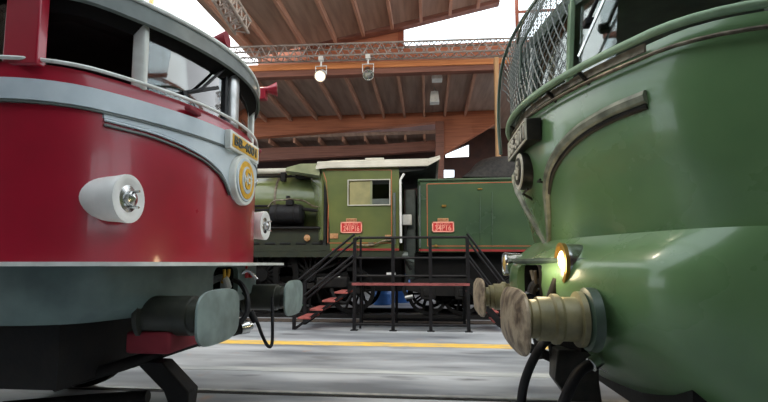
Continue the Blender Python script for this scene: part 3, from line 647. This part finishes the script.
# apron / buffer beam
AP = lambda grow, dX: plan(1, .72-grow+dX, .2, GT, 1.42+grow, 6, corner=.5)
apr = MB().loft([[(x+dx, y, H+z) for x, y in AP(0, 0)] for z, dx in ((-.82, .52), (-.72, .36), (-.6, .22), (-.45, .09), (-.3, .02), (-.15, 0), (-.04, .01), (.03, .05), (.10, .12), (.18, .22))]).build('apron', 'green', green)
bool_cut(apr, MB().prism(roundrect(.3, RY-.16, H-.145, .50, .28, .08), (1.1, 0, 0)))
pocket(.775, 1.3, RY-.16, H-.145, .50, .28, green)
MB().tube([(gx(d)-.02, RY+d, H+.02) for d in fr(-1.1, 1.0, 14)], .022, 8).build('lamp_rail', 'gdark', green)
MB().box((.86, RY+.5, H+.06), (.2, .34, .035)).build('step_plate', 'white', green, bevel=.008)
MB().tube(spline([(1.2, RY-.2, H-.22), (.95, RY-.2, H-.14), (.80, RY-.2, H-.15), (.76, RY-.2, H-.22)]), .035, 8).build('tow_hook', 'dark', green)
for a in (-.03, .03): MB().tube([(.80, RY-.2, H-.2), (.78, RY-.2+a*2, H-.05)], .013, 8).build('coupling_tag', 'bronze', green)
MB().tube([(1.0, RY-.3, H-.1), (.66, RY-.05, H-.26)], .012, 8).build('coupling_bar', 'chrome', green)
# lamps
lf = headlight(.86, RY+.80, H-.0, .11, -1, 'lens', 'chrome', green, .12)
ln_ = headlight(1.0, RY-.60, H-.0, .135, -1, 'lampon', 'chrome', green, .12)
MB().lathe([(.11, .14), (.135, .142), (.14, .115), (.125, .11)], (1.0, RY-.60, H), (-1, 0, 0), 32).build('bezel', 'brass', ln_)
MB().tube([(.86, RY-.56, H-.10), (.80, RY-.54, H-.27)], .035, 10).box((.82, RY-.58, H-.28), (.12, .2, .05)).build('lamp_post', 'bronzed', green)
l = bpy.data.lights.new('headlight_glow', 'POINT'); l.energy = 5; l.color = (1, .8, .5); l.shadow_soft_size = .08
lo = bpy.data.objects.new('headlight_glow', l); C.objects.link(lo); lo.location = (.72, RY-.60, H)
# buffers
for Yc in (2.80, 4.62):
    b = buffer(Yc, .48, .90 if Yc < 3 else .92, -1, .80, .37, H-.325, 'rust', 'beige', green, dome=.05, r=.13)
    MB().lathe([(.0, .13), (.02, .148), (.05, .148), (.07, .12)], (.78, Yc, H-.325), (-1, 0, 0), 28).build('buffer_collar', 'beige', b)
    MB().lathe([(0, .19), (.05, .185), (.07, .14)], (.97, Yc, H-.325), (-1, 0, 0), 28).build('buffer_seat', 'gdark', b)
for xx, yy in ((.9, 3.1), (.9, 3.25)): MB().lathe([(0, .03), (.07, .03), (.08, .015)], (xx-.14, yy, H-.31), (0, 0, 1), 12).build('valve', 'bronzed', green)
# hoses and pipes under the apron
MB().tube(spline([(.86, 3.12, .80), (.74, 3.08, .76), (.62, 3.04, .56), (.58, 3.02, .36), (.62, 3.04, .16), (.74, 3.08, .05), (.82, 3.1, .035)]), .030, 10).lathe([(-.03, .035), (.03, .035)], (.58, 3.02, .36), (0, 0, 1), 12).build('air_hose', 'rubber', green)
MB().tube(spline([(1.02, 2.95, .68), (.90, 2.9, .62), (.80, 2.86, .46), (.74, 2.84, .28), (.70, 2.84, .10), (.66, 2.84, .04)]), .034, 10).build('air_hose', 'rubber', green)
MB().lathe([(-.03, .04), (.04, .045), (.05, .03)], (1.02, 2.95, .68), (-.8, -.3, -.4), 14).build('pipe_coupling', 'chrome', green)
MB().tube([(.60, 3.5, .80), (.72, 3.4, .68), (.92, 3.3, .60)], .035, 10).tube([(.74, 3.35, .86), (.78, 3.3, .62)], .028, 10).tube([(.82, 3.3, .9), (.86, 3.25, .60)], .026, 10).beam((.7, 3.4, .80), (1.0, 3.1, .74), .04, .06).build('brake_pipe', 'dark', green)
MB().loft([[(.84, 3.3, .72), (.84, 3.1, .72), (1.1, 3.1, .72), (1.1, 3.3, .72)], [(.82, 3.28, .52), (.82, 3.12, .52), (1.1, 3.12, .52), (1.1, 3.28, .52)], [(.92, 3.25, .38), (.92, 3.14, .38), (1.12, 3.14, .38), (1.12, 3.25, .38)]]).build('rail_guard', 'bronzed', green, bevel=.01)
MB().b2((1.35, RY-1.15, .35), (5.5, RY+1.15, H-.5)).build('underframe', 'dark', green)
for xx in (2.6, 5.2):
    for yy in (RY-.75, RY+.8): wheel(xx, yy, .5, green)
MB().tube([(gx(-.9)+.0, RY-.92, H-.02), (gx(-1.1)+.05, RY-1.2, H-.02)], .03, 8).build('lamp_rail', 'dark', green)

# ================================================================= STEAM LOCOMOTIVE
SY = 10.5
def a3(px, py, y=SY): return at(px, py, y)
def sp(pts, y, t): return MB().prism([a3(a, b, y) for a, b in pts], (0, t, 0))
steam = thing('steam_locomotive', (a3(360, 250).x, 11.5, 0), 'dark green steam locomotive with white-roofed driver cab, behind the steel platform', 'locomotive')
cabz0, cabz1 = a3(360, 251).z, a3(360, 166).z
xl, xr = a3(322, 200).x, a3(399, 200).x
# cab side sheet with a window hole
side = sp([(320.5, 167), (399, 166), (399, 251), (330, 251), (329.5, 225), (326.5, 190)], SY, .04).build('cab_side', 'sgreen', steam)
w0, w1 = a3(348.5, 205), a3(389.5, 180)
bool_cut(side, MB().prism([(x, SY-.3, z) for x, z in ((w0.x, w0.z), (w1.x, w0.z), (w1.x, w1.z), (w0.x, w1.z))], (0, .8, 0)))
side2 = MB().b2((xl, 13.0, cabz0), (xr, 13.04, cabz1)).build('cab_side', 'sgreen', steam)
MB().b2((xl+.05, SY+.05, cabz0), (xr-.1, 13.0, cabz0+.06)).build('cab_floor', 'dark', steam)
MB().b2((xl+.02, SY+.04, cabz0), (xl+.10, 13.0, cabz1)).build('cab_front', 'inter', steam)
MB().lathe([(0, .8), (.18, .8), (.2, .1)], (xl+.1, 11.75, 2.3), (1, 0, 0), 28).build('boiler_backhead', 'inter', steam)
def frame4(a, b, y, w, dp, name, m, parent):
    mb = MB(); x0_, x1_, z0_, z1_ = min(a.x, b.x), max(a.x, b.x), min(a.z, b.z), max(a.z, b.z)
    mb.b2((x0_-w, y-dp, z0_-w), (x1_+w, y, z0_)).b2((x0_-w, y-dp, z1_), (x1_+w, y, z1_+w)).b2((x0_-w, y-dp, z0_), (x0_, y, z1_)).b2((x1_, y-dp, z0_), (x1_+w, y, z1_))
    return mb.build(name, m, parent)
wf = frame4(w0, w1, SY+.0, .02, .03, 'window_frame', 'sroof', steam)
mid = a3(371, 190).x
MB().b2((w0.x+.02, SY+.015, w0.z), (mid, SY+.035, w1.z)).build('sliding_blind', 'cream', wf)
MB().b2((mid-.02, SY-.0, w0.z), (mid+.03, SY+.04, w1.z)).build('frame_bar', 'canopy', wf)
MB().b2((mid+.03, SY+.02, w0.z), (w1.x, SY+.025, w1.z)).build('pane', 'glass', wf)
MB().b2((mid+.03, SY+.0, w0.z), (w1.x, SY+.035, w0.z+.14)).build('lower_panel', 'visor', wf)
# lining on cab: thin orange strips
def strip(pts, name, m, parent, y=SY, w=.016, t=.006, close=False):
    mb = MB(); P_ = [a3(a, b, y) for a, b in pts]
    if close: P_.append(P_[0])
    for p, q in zip(P_, P_[1:]): mb.beam((p.x, y-t/2, p.z), (q.x, y-t/2, q.z), t, w, up=(0, 0, 1)) if abs(p.x-q.x) > .05 else mb.b2((p.x-w/2, y-t, min(p.z, q.z)), (p.x+w/2, y, max(p.z, q.z)))
    return mb.build(name, m, parent)
strip([(323.5, 172), (326.5, 182), (328.3, 205), (329, 243), (391.5, 243), (391.5, 170), (326, 170)], 'lining', 'orange', steam)
strip([(332, 249.5), (399, 249.5)], 'lining', 'redline', steam, w=.05)
MB().b2((a3(250, 256).x-7, SY+.02, a3(360, 257).z), (xr+.2, SY+.10, a3(360, 251).z)).build('sole_bar', 'sdark', steam)
# handrails at cab door
hx = a3(403, 190).x
MB().tube([(hx-.05, SY-.04, a3(403, 243).z), (hx-.06, SY-.04, a3(403, 180).z), (hx+.03, SY-.04, a3(403, 174).z)], .028, 8).build('handrail', 'white2', steam)
MB().tube([(a3(394.5, 190).x, SY-.05, a3(403, 244).z), (a3(394.5, 190).x, SY-.05, a3(403, 193).z)], .03, 8).build('handrail', 'visor', steam)
MB().tube(spline([a3(355, 245, SY-.05), a3(372, 245, SY-.06), a3(383, 241, SY-.06), a3(392, 240, SY-.05)]), .018, 8).box(a3(371, 243.5, SY-.03), (.12, .05, .06)).build('pipe', 'bronze', steam)
MB().box(a3(388, 237, SY-.03), (.14, .05, .10)).build('lamp_bracket', 'signtan', steam, bevel=.01)
# roof: arched sheet, long overhang to the right
def roofarc(x, ze, rise, y0_=SY-.12, y1_=13.16, t=.06, n=12):
    o_ = [(x, y0_+(y1_-y0_)*i/n, ze+rise*math.sin(PI*i/n)**.6) for i in range(n+1)]
    return o_+[(x, y, z-t) for x, y, z in o_[::-1]]
ze = a3(360, 164.5, SY-.12).z; rs = a3(360, 159.5, 11.2).z-ze+.02
MB().loft([roofarc(a3(317, 160).x, ze-.03, rs), roofarc(a3(330, 160).x, ze, rs), roofarc(a3(428, 160).x, ze, rs), roofarc(a3(440, 160).x, ze+.15, rs-.14)]).build('cab_roof', 'sroof', steam)
MB().b2((a3(318, 160).x, SY-.11, ze-.07), (a3(428, 160).x, SY-.06, ze+.10)).build('roof_eave', 'sroof', steam, bevel=.02)
MB().prism([a3(399, 169), a3(399, 172.5), a3(423, 170), a3(437, 161), a3(428, 166)], (0, 2.5, 0)).build('roof_hood_shade', 'inter', steam)  # dark fill standing in for the shade under the roof overhang
MB().b2((a3(361, 160).x, 11.2, ze+rs-.04), (a3(381, 160).x, 12.2, ze+rs+.02)).build('roof_vent', 'sroof', steam, bevel=.02)
MB().b2((xl, SY-.02, cabz1-.04), (a3(428, 160).x, SY+.03, ze+.02)).build('cornice', 'sgreen', steam)
# front canopy of the cab with glossy wing panel
fx0, fx1 = a3(286, 163).x, a3(320, 163).x
MB().loft([[(x, SY-.05+dy, z) for dy, z in ((0, z0_), (.1, z1_), (.9, z1_+.12), (2.6, z1_+.12), (2.6, z0_), (.1, z0_-.02))] for x, z0_, z1_ in ((fx0, a3(286, 171).z, a3(286, 167).z), (a3(300, 160).x, a3(286, 173).z, a3(286, 163.5).z), (fx1, a3(320, 176).z, a3(320, 163).z))]).build('front_canopy', 'canopy', steam)
MB().loft([[(a3(322, 200).x, SY, z), (a3(318, 200).x, SY+.12, z), (a3(307+k*6, 200).x, SY+.5, z), (a3(307+k*6, 200).x, SY+.6, z), (a3(324, 200).x, SY+.06, z)] for k, z in ((1, a3(320, 240).z), (.6, a3(320, 215).z), (0, a3(320, 185).z), (-.6, a3(320, 172).z))]).build('cab_front_wing', 'sgreen', steam)
# boiler: barrel, bands, dome casing
BY = 11.75; bz = (a3(280, 174, BY-.2).z+a3(280, 236, BY-.2).z)/2; br = (a3(280, 174, BY-.2).z-a3(280, 236, BY-.2).z)/2
bx1 = a3(322, 200, BY).x+.1; bx0 = bx1-8.5
MB().lathe([(0, br*.9), (.1, br), (8.0, br), (8.5, br*1.04)], (bx0, BY, bz), (1, 0, 0), 64).build('boiler', 'sgreen', steam)
for xx in (bx1-1.15, bx1-2.4, bx1-3.8): MB().lathe([(0, br), (.005, br+.012), (.06, br+.012), (.065, br)], (xx, BY, bz), (1, 0, 0), 64).build('boiler_band', 'bronze', steam)
MB().lathe([(0, br*1.05), (.9, br*1.08), (.92, br)], (bx1-.95, BY+.05, bz+.02), (1, 0, 0), 48).build('firebox', 'sgreen', steam)
pz = a3(280, 171, SY+.5).z
MB().tube([(bx0+.6, SY+.5, pz), (a3(296, 171, SY+.5).x, SY+.5, pz), (a3(309, 175, SY+.5).x, SY+.5, pz-.06), (a3(318, 188, SY+.4).x, SY+.4, pz-.35)], .07, 12).build('boiler_highlight_bar', 'sroof', steam)  # pale bar modelled for the white highlight along the boiler-top casing
MB().tube([(bx0+.6, SY+.55, pz-.13), (a3(300, 171, SY+.55).x, SY+.55, pz-.13)], .035, 8).box((a3(284, 172, SY+.5).x, SY+.48, pz-.16), (.12, .12, .22)).build('handrail', 'dark', steam)
MB().b2((a3(295, 172, SY+.3).x, SY+.3, a3(295, 178, SY+.3).z), (a3(316, 172, SY+.3).x, SY+.6, a3(295, 174, SY+.3).z)).build('valve_box', 'dark', steam, bevel=.03)
# running board, air pump, piping, dark frames
rz = a3(280, 227, SY+.2).z
MB().b2((bx0, SY+.1, rz-.05), (a3(323, 227).x, BY+1.0, rz)).build('running_board', 'dark', steam)
MB().b2((bx0, SY+.15, a3(280, 245).z), (a3(331, 245).x, SY+.22, rz-.05)).build('valance', 'sdark', steam)
for px in (254, 270, 285, 301, 317): MB().box(a3(px, 243.5, SY+.14), (.26, .03, .05)).build('valance_slot', 'inter', steam, bevel=.01)
MB().b2((bx0, SY+.02, a3(280, 251).z), (a3(331, 251).x, SY+.2, a3(280, 245).z)).build('running_edge', 'sdark', steam)
MB().b2((bx0, SY+.5, a3(300, 227).z), (a3(303, 214, SY+.5).x, SY+.6, a3(300, 213, SY+.5).z)).build('dark_backing', 'black', steam)  # black box added behind the tank to darken the lower boiler
cz = a3(287, 214, SY+.25); pr = .235
MB().lathe([(-.42, .1), (-.4, pr*.8), (-.36, pr), (.36, pr), (.4, pr*.8), (.42, .1)], cz, (1, 0, 0), 32).build('air_tank', 'rubber', steam)
for dx in (-.22, .22): MB().lathe([(-.02, pr+.012), (.02, pr+.012)], cz+Vector((dx, 0, 0)), (1, 0, 0), 32).build('tank_strap', 'dark', steam)
MB().tube(spline([a3(268, 207, SY+.2), a3(274, 201, SY+.2), a3(284, 200, SY+.1), a3(290, 199, SY+.1), a3(297, 200, SY+.2), (a3(304, 201, SY+.2)), a3(313, 206, SY+.2), a3(318, 207, SY+.2)]), .02, 8).build('copper_pipe', 'bronze', steam)
MB().box(a3(290, 203, SY+.15), (.18, .16, .14)).box(a3(288, 199, SY+.15), (.09, .09, .16)).build('pump_valve', 'dark', steam, bevel=.02)
for py in (206, 210, 214.5, 219): MB().tube([a3(235, py, SY+.35), a3(275, py, SY+.35)], .03, 8).build('pipe', 'dark', steam)
MB().tube([a3(302, 209, SY+.25), a3(321, 211, SY+.25), a3(321, 228, SY+.25)], .045, 8).build('pipe', 'dark', steam)
MB().tube([a3(255, 228, SY+.05), a3(322, 228, SY+.05)], .022, 8).build('pipe', 'dark', steam)
MB().lathe([(-.03, .07), (.0, .08), (.03, .04)], a3(307, 238, SY+.1), (0, -1, 0), 16).build('washout_plug', 'signtan', steam)
MB().lathe([(0, .34), (.25, .33), (.36, .2), (.38, 0)], (a3(230, 170, BY).x, BY, bz+br-.05), (0, 0, 1), 28).build('dome', 'sgreen', steam)
# signs on cab
def redsign(cx, cy, w, h, label, lines, parent, y):
    c = a3(cx, cy, y); k = abs(a3(cx+1, cy, y).x-c.x); s = MB().box((c.x, y-.015, c.z), (w*k, .03, h*k)).build('nameplate', 'signred', parent, bevel=.01)
    x0_, x1_, z0_, z1_ = c.x-w*k/2, c.x+w*k/2, c.z-h*k/2, c.z+h*k/2
    mb = MB(); e = .028
    mb.b2((x0_, y-.036, z0_), (x1_, y-.03, z0_+e)).b2((x0_, y-.036, z1_-e), (x1_, y-.03, z1_)).b2((x0_, y-.036, z0_), (x0_+e, y-.03, z1_)).b2((x1_-e, y-.036, z0_), (x1_, y-.03, z1_))
    mb.build('sign_border', 'signpink', s)
    text('lettering', lines[1], (c.x, y-.034, c.z+h*k*.22), (1, 0, 0), (0, 0, 1), .09, 'signpink', s, width=w*k*.62)
    text('lettering', lines[2], (c.x, y-.034, c.z-h*k*.13), (1, 0, 0), (0, 0, 1), .17, 'signpink', s, width=w*k*.74, bold=.003)
    cap = MB().box((c.x, y-.015, z1_+.04), (w*k*.5, .028, .085)).build('sign_cap', 'signtan', s, bevel=.01)
    text('lettering', lines[0], (c.x, y-.031, z1_+.04), (1, 0, 0), (0, 0, 1), .06, 'redline', cap, width=w*k*.4)
redsign(351.5, 227.5, 21.5, 11, '', ('S.N.C.F', 'SUD-EST', '241P16'), steam, SY)
MB().box(a3(334, 236, SY-.01), (.20, .02, .12)).build('works_plate', 'signtan', steam, bevel=.006)
# undercarriage
MB().b2((bx0, SY+.5, .62), (a3(400, 250).x, 12.8, cabz0-.05)).build('main_frame', 'black', steam)
for px, r in ((215, .92), (262, .92), (310, .92), (352, .55)):
    x = a3(px, 300, 10.75).x
    for yy in (10.75, 12.2): wheel(x, yy, r, steam, spokes=16 if r > .6 else 10, name='driving_wheel' if r > .6 else 'trailing_wheel')
MB().beam(a3(200, 288, 10.6), a3(315, 286, 10.6), .07, .14).build('coupling_rod', 'dark', steam, bevel=.02)
MB().b2((a3(255, 300, 11).x, 11.0, .28), (a3(345, 300, 11).x, 12.0, .7)).build('ash_pan_fill', 'black', steam, bevel=.05)  # black block added to keep the underside dark against the bright floor beyond
MB().b2((bx0, 11.2, .2), (a3(262, 300, 11).x, 11.9, .7)).build('frame_fill', 'black', steam)  # another black block added to close the underside
for px in (352,): MB().box(a3(px, 288, 10.6), (.5, .15, .3)).build('axle_box', 'dark', steam, bevel=.03)
MB().tube([a3(325, 282, 10.4), a3(334, 279, 10.4), a3(340, 277, 10.4)], .02, 8).build('pipe', 'white2', steam)
MB().b2((a3(318, 268).x, 10.35, .72), (a3(348, 268).x, 10.8, .98)).build('injector', 'dark', steam, bevel=.04)
MB().tube(spline([a3(330, 275, 10.4), a3(334, 296, 10.4), a3(345, 303, 10.4), a3(352, 295, 10.4)]), .04, 8).build('pipe', 'dark', steam)
# ================================================================= TENDER
tx0, tx1 = a3(418, 200).x, a3(585, 200).x; tz0, tz1 = a3(440, 252).z, a3(470, 179).z
tender = thing('tender', ((tx0+tx1)/2, 11.75, 0), 'dark green tender of the steam locomotive, lined in orange with a red plate', 'tender')
loops = []
body = [(x, SY-.02+dy, z) for x, dy, z in ()]
def tsec(x, g=0): return [(x, SY+g, tz0), (x, SY+g, tz1-.10), (x, SY+.08+g, tz1), (x, 13.0-g, tz1), (x, 13.05-g, tz1-.1), (x, 13.05-g, tz0)]
MB().loft([tsec(tx0, .08), tsec(tx0+.06), tsec(tx1-.06), tsec(tx1, .08)]).build('tank', 'tgreen', tender)
strip([(427.5, 246), (427.5, 184), (560, 181), (560, 246)], 'lining', 'orange', tender, close=True)
strip([(419, 250), (578, 251)], 'lining', 'redline', tender, w=.05)
MB().tube([(tx0, SY+.03, tz1), (tx1, SY+.03, tz1)], .03, 8).build('top_rail', 'tgreen', tender)
MB().tube([(tx0+.04, SY-.05, tz0+.1), (tx0+.04, SY-.05, tz1-.15)], .02, 8).build('handrail', 'visor', tender)
for px, py, w_, h_ in ((444, 206, .05, .05), (480, 189, .05, .03), (436, 246, .03, .05)): MB().box(a3(px, py, SY-.02), (w_*2, .03, h_)).build('hook', 'brass', tender, bevel=.006)
for px in (480, 492): MB().tube([a3(px, 192, SY-.03), a3(px, 246, SY-.03)], .008, 6).build('seam', 'tgreen', tender)
redsign(443, 227, 22, 10.5, '', ('S.N.C.F', 'SUD-EST', '34P16'), tender, SY)
c = a3(490, 178, 11.8)
n = 14; dome = []
hxs = [(462, 178, 178), (468, 172, 178), (476, 162, 178), (484, 157, 178), (494, 154.5, 178), (506, 154, 178), (520, 160, 178), (534, 168, 178), (540, 178, 178)]
hl = []
for px, py, pb in hxs:
    t_, b_ = a3(px, py, 11.3), a3(px, 181, 11.3); hgt = max(.02, t_.z-b_.z)
    hl.append([(t_.x, 11.75-1.0*math.cos(PI*i/12), b_.z+hgt*math.sin(PI*i/12)**.7) for i in range(13)])
MB().loft(hl).build('coal_bunker_cover', 'coal', tender)
MB().b2((tx0+.02, SY+.4, tz0), (tx0-.03, 12.8, tz1-.05)).build('end_plate', 'inter', tender)
MB().b2((tx0-.1, SY+.3, .62), (tx1, 12.9, tz0-.02)).build('main_frame', 'black', tender)
for px in (428, 462, 520, 554):
    x = a3(px, 300, 10.75).x
    for yy in (10.75, 12.2): wheel(x, yy, .48, tender, spokes=10)
    MB().box((x, 10.55, .62), (.34, .16, .3)).box((x, 10.5, .62), (.2, .1, .16)).build('axle_box', 'dark', tender, bevel=.02)
MB().b2((a3(436, 300, 11).x, 11.1, .3), (a3(580, 300, 11).x, 12.0, .66)).build('rigging_and_fill', 'black', tender, bevel=.04)  # black block added under the tender to hide the bright floor behind
for a, b in ((428, 462), (520, 554)):
    x0_, x1_ = a3(a, 300, 10.5).x-.5, a3(b, 300, 10.5).x+.5
    MB().prism([(x0_, 10.52, .80), (x0_+.3, 10.52, .95), (x1_-.3, 10.52, .95), (x1_, 10.52, .80), (x1_, 10.52, .68), ((x0_+x1_)/2+.3, 10.52, .55), ((x0_+x1_)/2-.3, 10.52, .55), (x0_, 10.52, .68)], (0, .06, 0)).build('bogie_frame', 'dark', tender)
# gap equipment between engine and tender
MB().b2((a3(404, 190).x, SY+.5, .9), (tx0-.06, 12.6, a3(404, 186).z)).build('gangway_bellows', 'visor', steam, bevel=.04)
MB().box(a3(407, 220, SY+.4), (.24, .1, .26)).build('junction_box', 'white2', steam, bevel=.02)
MB().tube([a3(406, 226, SY+.35), a3(404, 258, SY+.3), a3(411, 270, SY+.3)], .035, 8).build('pipe', 'dark', steam)
MB().tube(spline([a3(403, 255, 10.5), a3(408, 259, 10.45), a3(413, 262, 10.5)]), .045, 8).lathe([(-.05, .09), (.05, .09)], a3(406, 256, 10.5), (1, 0, 0), 14).build('pipe_coupling', 'visor', steam)
MB().lathe([(-.10, .05), (.10, .05)], a3(391, 274.5, 10.45), (1, 0, 0), 14).build('valve_casing', 'alu', steam)
MB().lathe([(-.09, .045), (.09, .045)], a3(409, 297, 10.45), (1, 0, .2), 14).build('hose_coupling', 'alu', steam)
MB().tube([a3(408, 275, 10.6), a3(404, 290, 10.6), a3(409, 301, 10.6)], .05, 8).build('feed_hose', 'rubber', steam)

# ================================================================= ACCESS PLATFORM
PY0, PY1 = 8.75, 9.75
plat = thing('access_platform', (a3(410, 330, PY0).x, PY0, 0), 'black steel access platform with railings and a stair with red treads', 'platform')
zr = [a3(410, y, PY0).z for y in (237.5, 258, 276)]; zd = a3(410, 284.5, PY0).z
pX = [a3(x, 284, PY0).x for x in (354.5, 393, 430.5, 468)]
for x in pX:
    MB().b2((x-.032, PY0-.03, 0), (x+.032, PY0+.03, zr[0])).b2((x-.07, PY0-.06, 0), (x+.07, PY0+.06, .015)).build('post', 'steel', plat, bevel=.004)
for x in (pX[0], pX[1], pX[3]):
    MB().b2((x-.03, PY1-.03, 0), (x+.03, PY1+.03, zd)).build('post', 'steel', plat, bevel=.004)
MB().b2((a3(358.5, 284, PY0).x-.02, PY0+.25, 0), (a3(358.5, 284, PY0).x+.02, PY0+.29, zr[0])).build('post', 'steel', plat)
for z in zr: MB().tube([(pX[0], PY0, z), (pX[3], PY0, z)], .024, 8).build('rail', 'steel', plat)
MB().b2((pX[0]-.05, PY0-.035, zd-.02), (pX[3]+.03, PY0, zd+.03)).build('deck_edge', 'deckred', plat)
MB().b2((pX[0]-.05, PY0, zd-.02), (pX[3]+.03, PY1, zd)).build('deck', 'steel', plat)
MB().tube([(pX[0], PY0, .12), (pX[3], PY0, .12)], .03, 6).build('foot_rail', 'steel', plat)
MB().tube([(pX[0], PY1, .10), (pX[3], PY1, .10)], .035, 6).build('foot_rail', 'steel', plat)
# left stair: climbs to the right
sA = a3(294, 330, PY0); topx = pX[0]
for yy in (PY0, PY0+.75):
    MB().beam((sA.x+.02, yy, .02), (topx, yy, zd-.05), .03, .05).build('stringer', 'steel', plat)
    for dz in (.62, 1.02): MB().tube([(sA.x, yy, dz-.12), (topx, yy, zd+dz-.04)], .024, 8).build('stair_rail', 'steel', plat)
    MB().b2((sA.x-.03, yy-.03, 0), (sA.x+.03, yy+.03, .92)).build('post', 'steel', plat)
for i, (px, py) in enumerate(((303, 319), (315, 310), (327, 300.5), (338.5, 292))):
    k = (i+.75)/4.9; x = sA.x+(topx-sA.x)*k+.02; z = .05+(zd-.07)*k+.03
    MB().b2((x-.13, PY0-.03, z-.0), (x+.13, PY0+.73, z+.035)).build('tread', 'tread', plat, bevel=.004)
# right stair going down to the right
ex = a3(503, 300, PY0+.3).x
for yy in (PY0+.05, PY0+.75):
    MB().beam((pX[3], yy, zd-.02), (ex, yy, .05), .03, .12).build('stringer', 'steel', plat)
    for dz in (.62, 1.02): MB().tube([(pX[3], yy, zd+dz-.04), (ex, yy, dz-.1)], .024, 8).build('stair_rail', 'steel', plat)
    MB().b2((ex-.03, yy-.03, 0), (ex+.03, yy+.03, .95)).build('post', 'steel', plat)
for k in (.2, .42, .64, .86):
    x = pX[3]+(ex-pX[3])*k; z = zd-(zd-.07)*k
    MB().b2((x-.13, PY0+.07, z-.015), (x+.13, PY0+.73, z+.015)).build('tread', 'tread', plat, bevel=.004)
# things beyond the engines
def drum(px, label):
    p = a3(px, 301, 14.3 if px < 390 else 15.2); t = thing('plastic_drum', (p.x, p.y, 0), label, 'drum', 'blue drums beyond the engine')
    MB().lathe([(0, .27), (.03, .3), (.3, .31), (.32, .325), (.36, .325), (.38, .31), (.6, .31), (.62, .325), (.66, .325), (.68, .31), (.88, .29), (.92, .26), (.92, 0)], (p.x, p.y, 0), (0, 0, 1), 28).build('barrel', 'blue', t)
    MB().lathe([(.92, .06), (.95, .06), (.95, 0)], (p.x+.12, p.y, 0), (0, 0, 1), 12).build('bung', 'blue', t)
drum(382, 'blue plastic drum seen under the steam locomotive cab, the left one'); drum(401, 'blue plastic drum seen in the gap before the tender, the right one')
p = a3(313, 302, 13.6)
t = thing('step_stool', (p.x, 13.6, 0), 'bright green step stool behind the stair, beyond the steam engine', 'stool')
MB().b2((p.x-.35, 13.4, .42), (p.x+.35, 13.8, .46)).build('top_step', 'gstep', t, bevel=.01)
MB().b2((p.x-.35, 13.15, .2), (p.x+.35, 13.4, .24)).build('lower_step', 'gstep', t, bevel=.01)
for s in (-1, 1): MB().prism([(p.x+s*.34, 13.15, 0), (p.x+s*.34, 13.15, .2), (p.x+s*.34, 13.42, .42), (p.x+s*.34, 13.8, .42), (p.x+s*.34, 13.8, 0)], (.02, 0, 0)).build('side_frame', 'gstep', t)

# ================================================================= LIGHT
w = bpy.data.worlds.new('sky'); S.world = w; w.use_nodes = True; N = w.node_tree.nodes; L = w.node_tree.links
bg = N['Background']; bg.inputs['Strength'].default_value = 3.2
tc = N.new('ShaderNodeTexCoord'); nz = N.new('ShaderNodeTexNoise'); nz.inputs['Scale'].default_value = 2; L.new(tc.outputs['Generated'], nz.inputs['Vector'])
r = N.new('ShaderNodeValToRGB'); r.color_ramp.elements[0].color = (.86, .93, 1, 1); r.color_ramp.elements[1].color = (1, 1, 1, 1); L.new(nz.outputs['Fac'], r.inputs['Fac']); L.new(r.outputs['Color'], bg.inputs['Color'])
# unseen area lights added to put warm highlights on the steam engine and tender
def add_fill(x, y, z, e, s, aim, col=(1, .95, .86)):
    l = bpy.data.lights.new('fill_light', 'AREA'); l.energy = e; l.size = s; l.color = col
    o = bpy.data.objects.new('fill_light', l); C.objects.link(o); o.location = (x, y, z); o.rotation_euler = (Vector(aim)-Vector((x, y, z))).to_track_quat('-Z', 'Y').to_euler()
add_fill(-2.5, 4.5, 6.9, 180, .8, (-1.5, 11, 2), (1, .86, .66))
add_fill(2.0, 5.0, 6.9, 120, .5, (2, 11, 2), (1, .86, .66))
S.view_settings.view_transform = 'Standard'; S.view_settings.look = 'None'; S.view_settings.gamma = 1; S.view_settings.exposure = 0
S.view_settings.use_curve_mapping = False
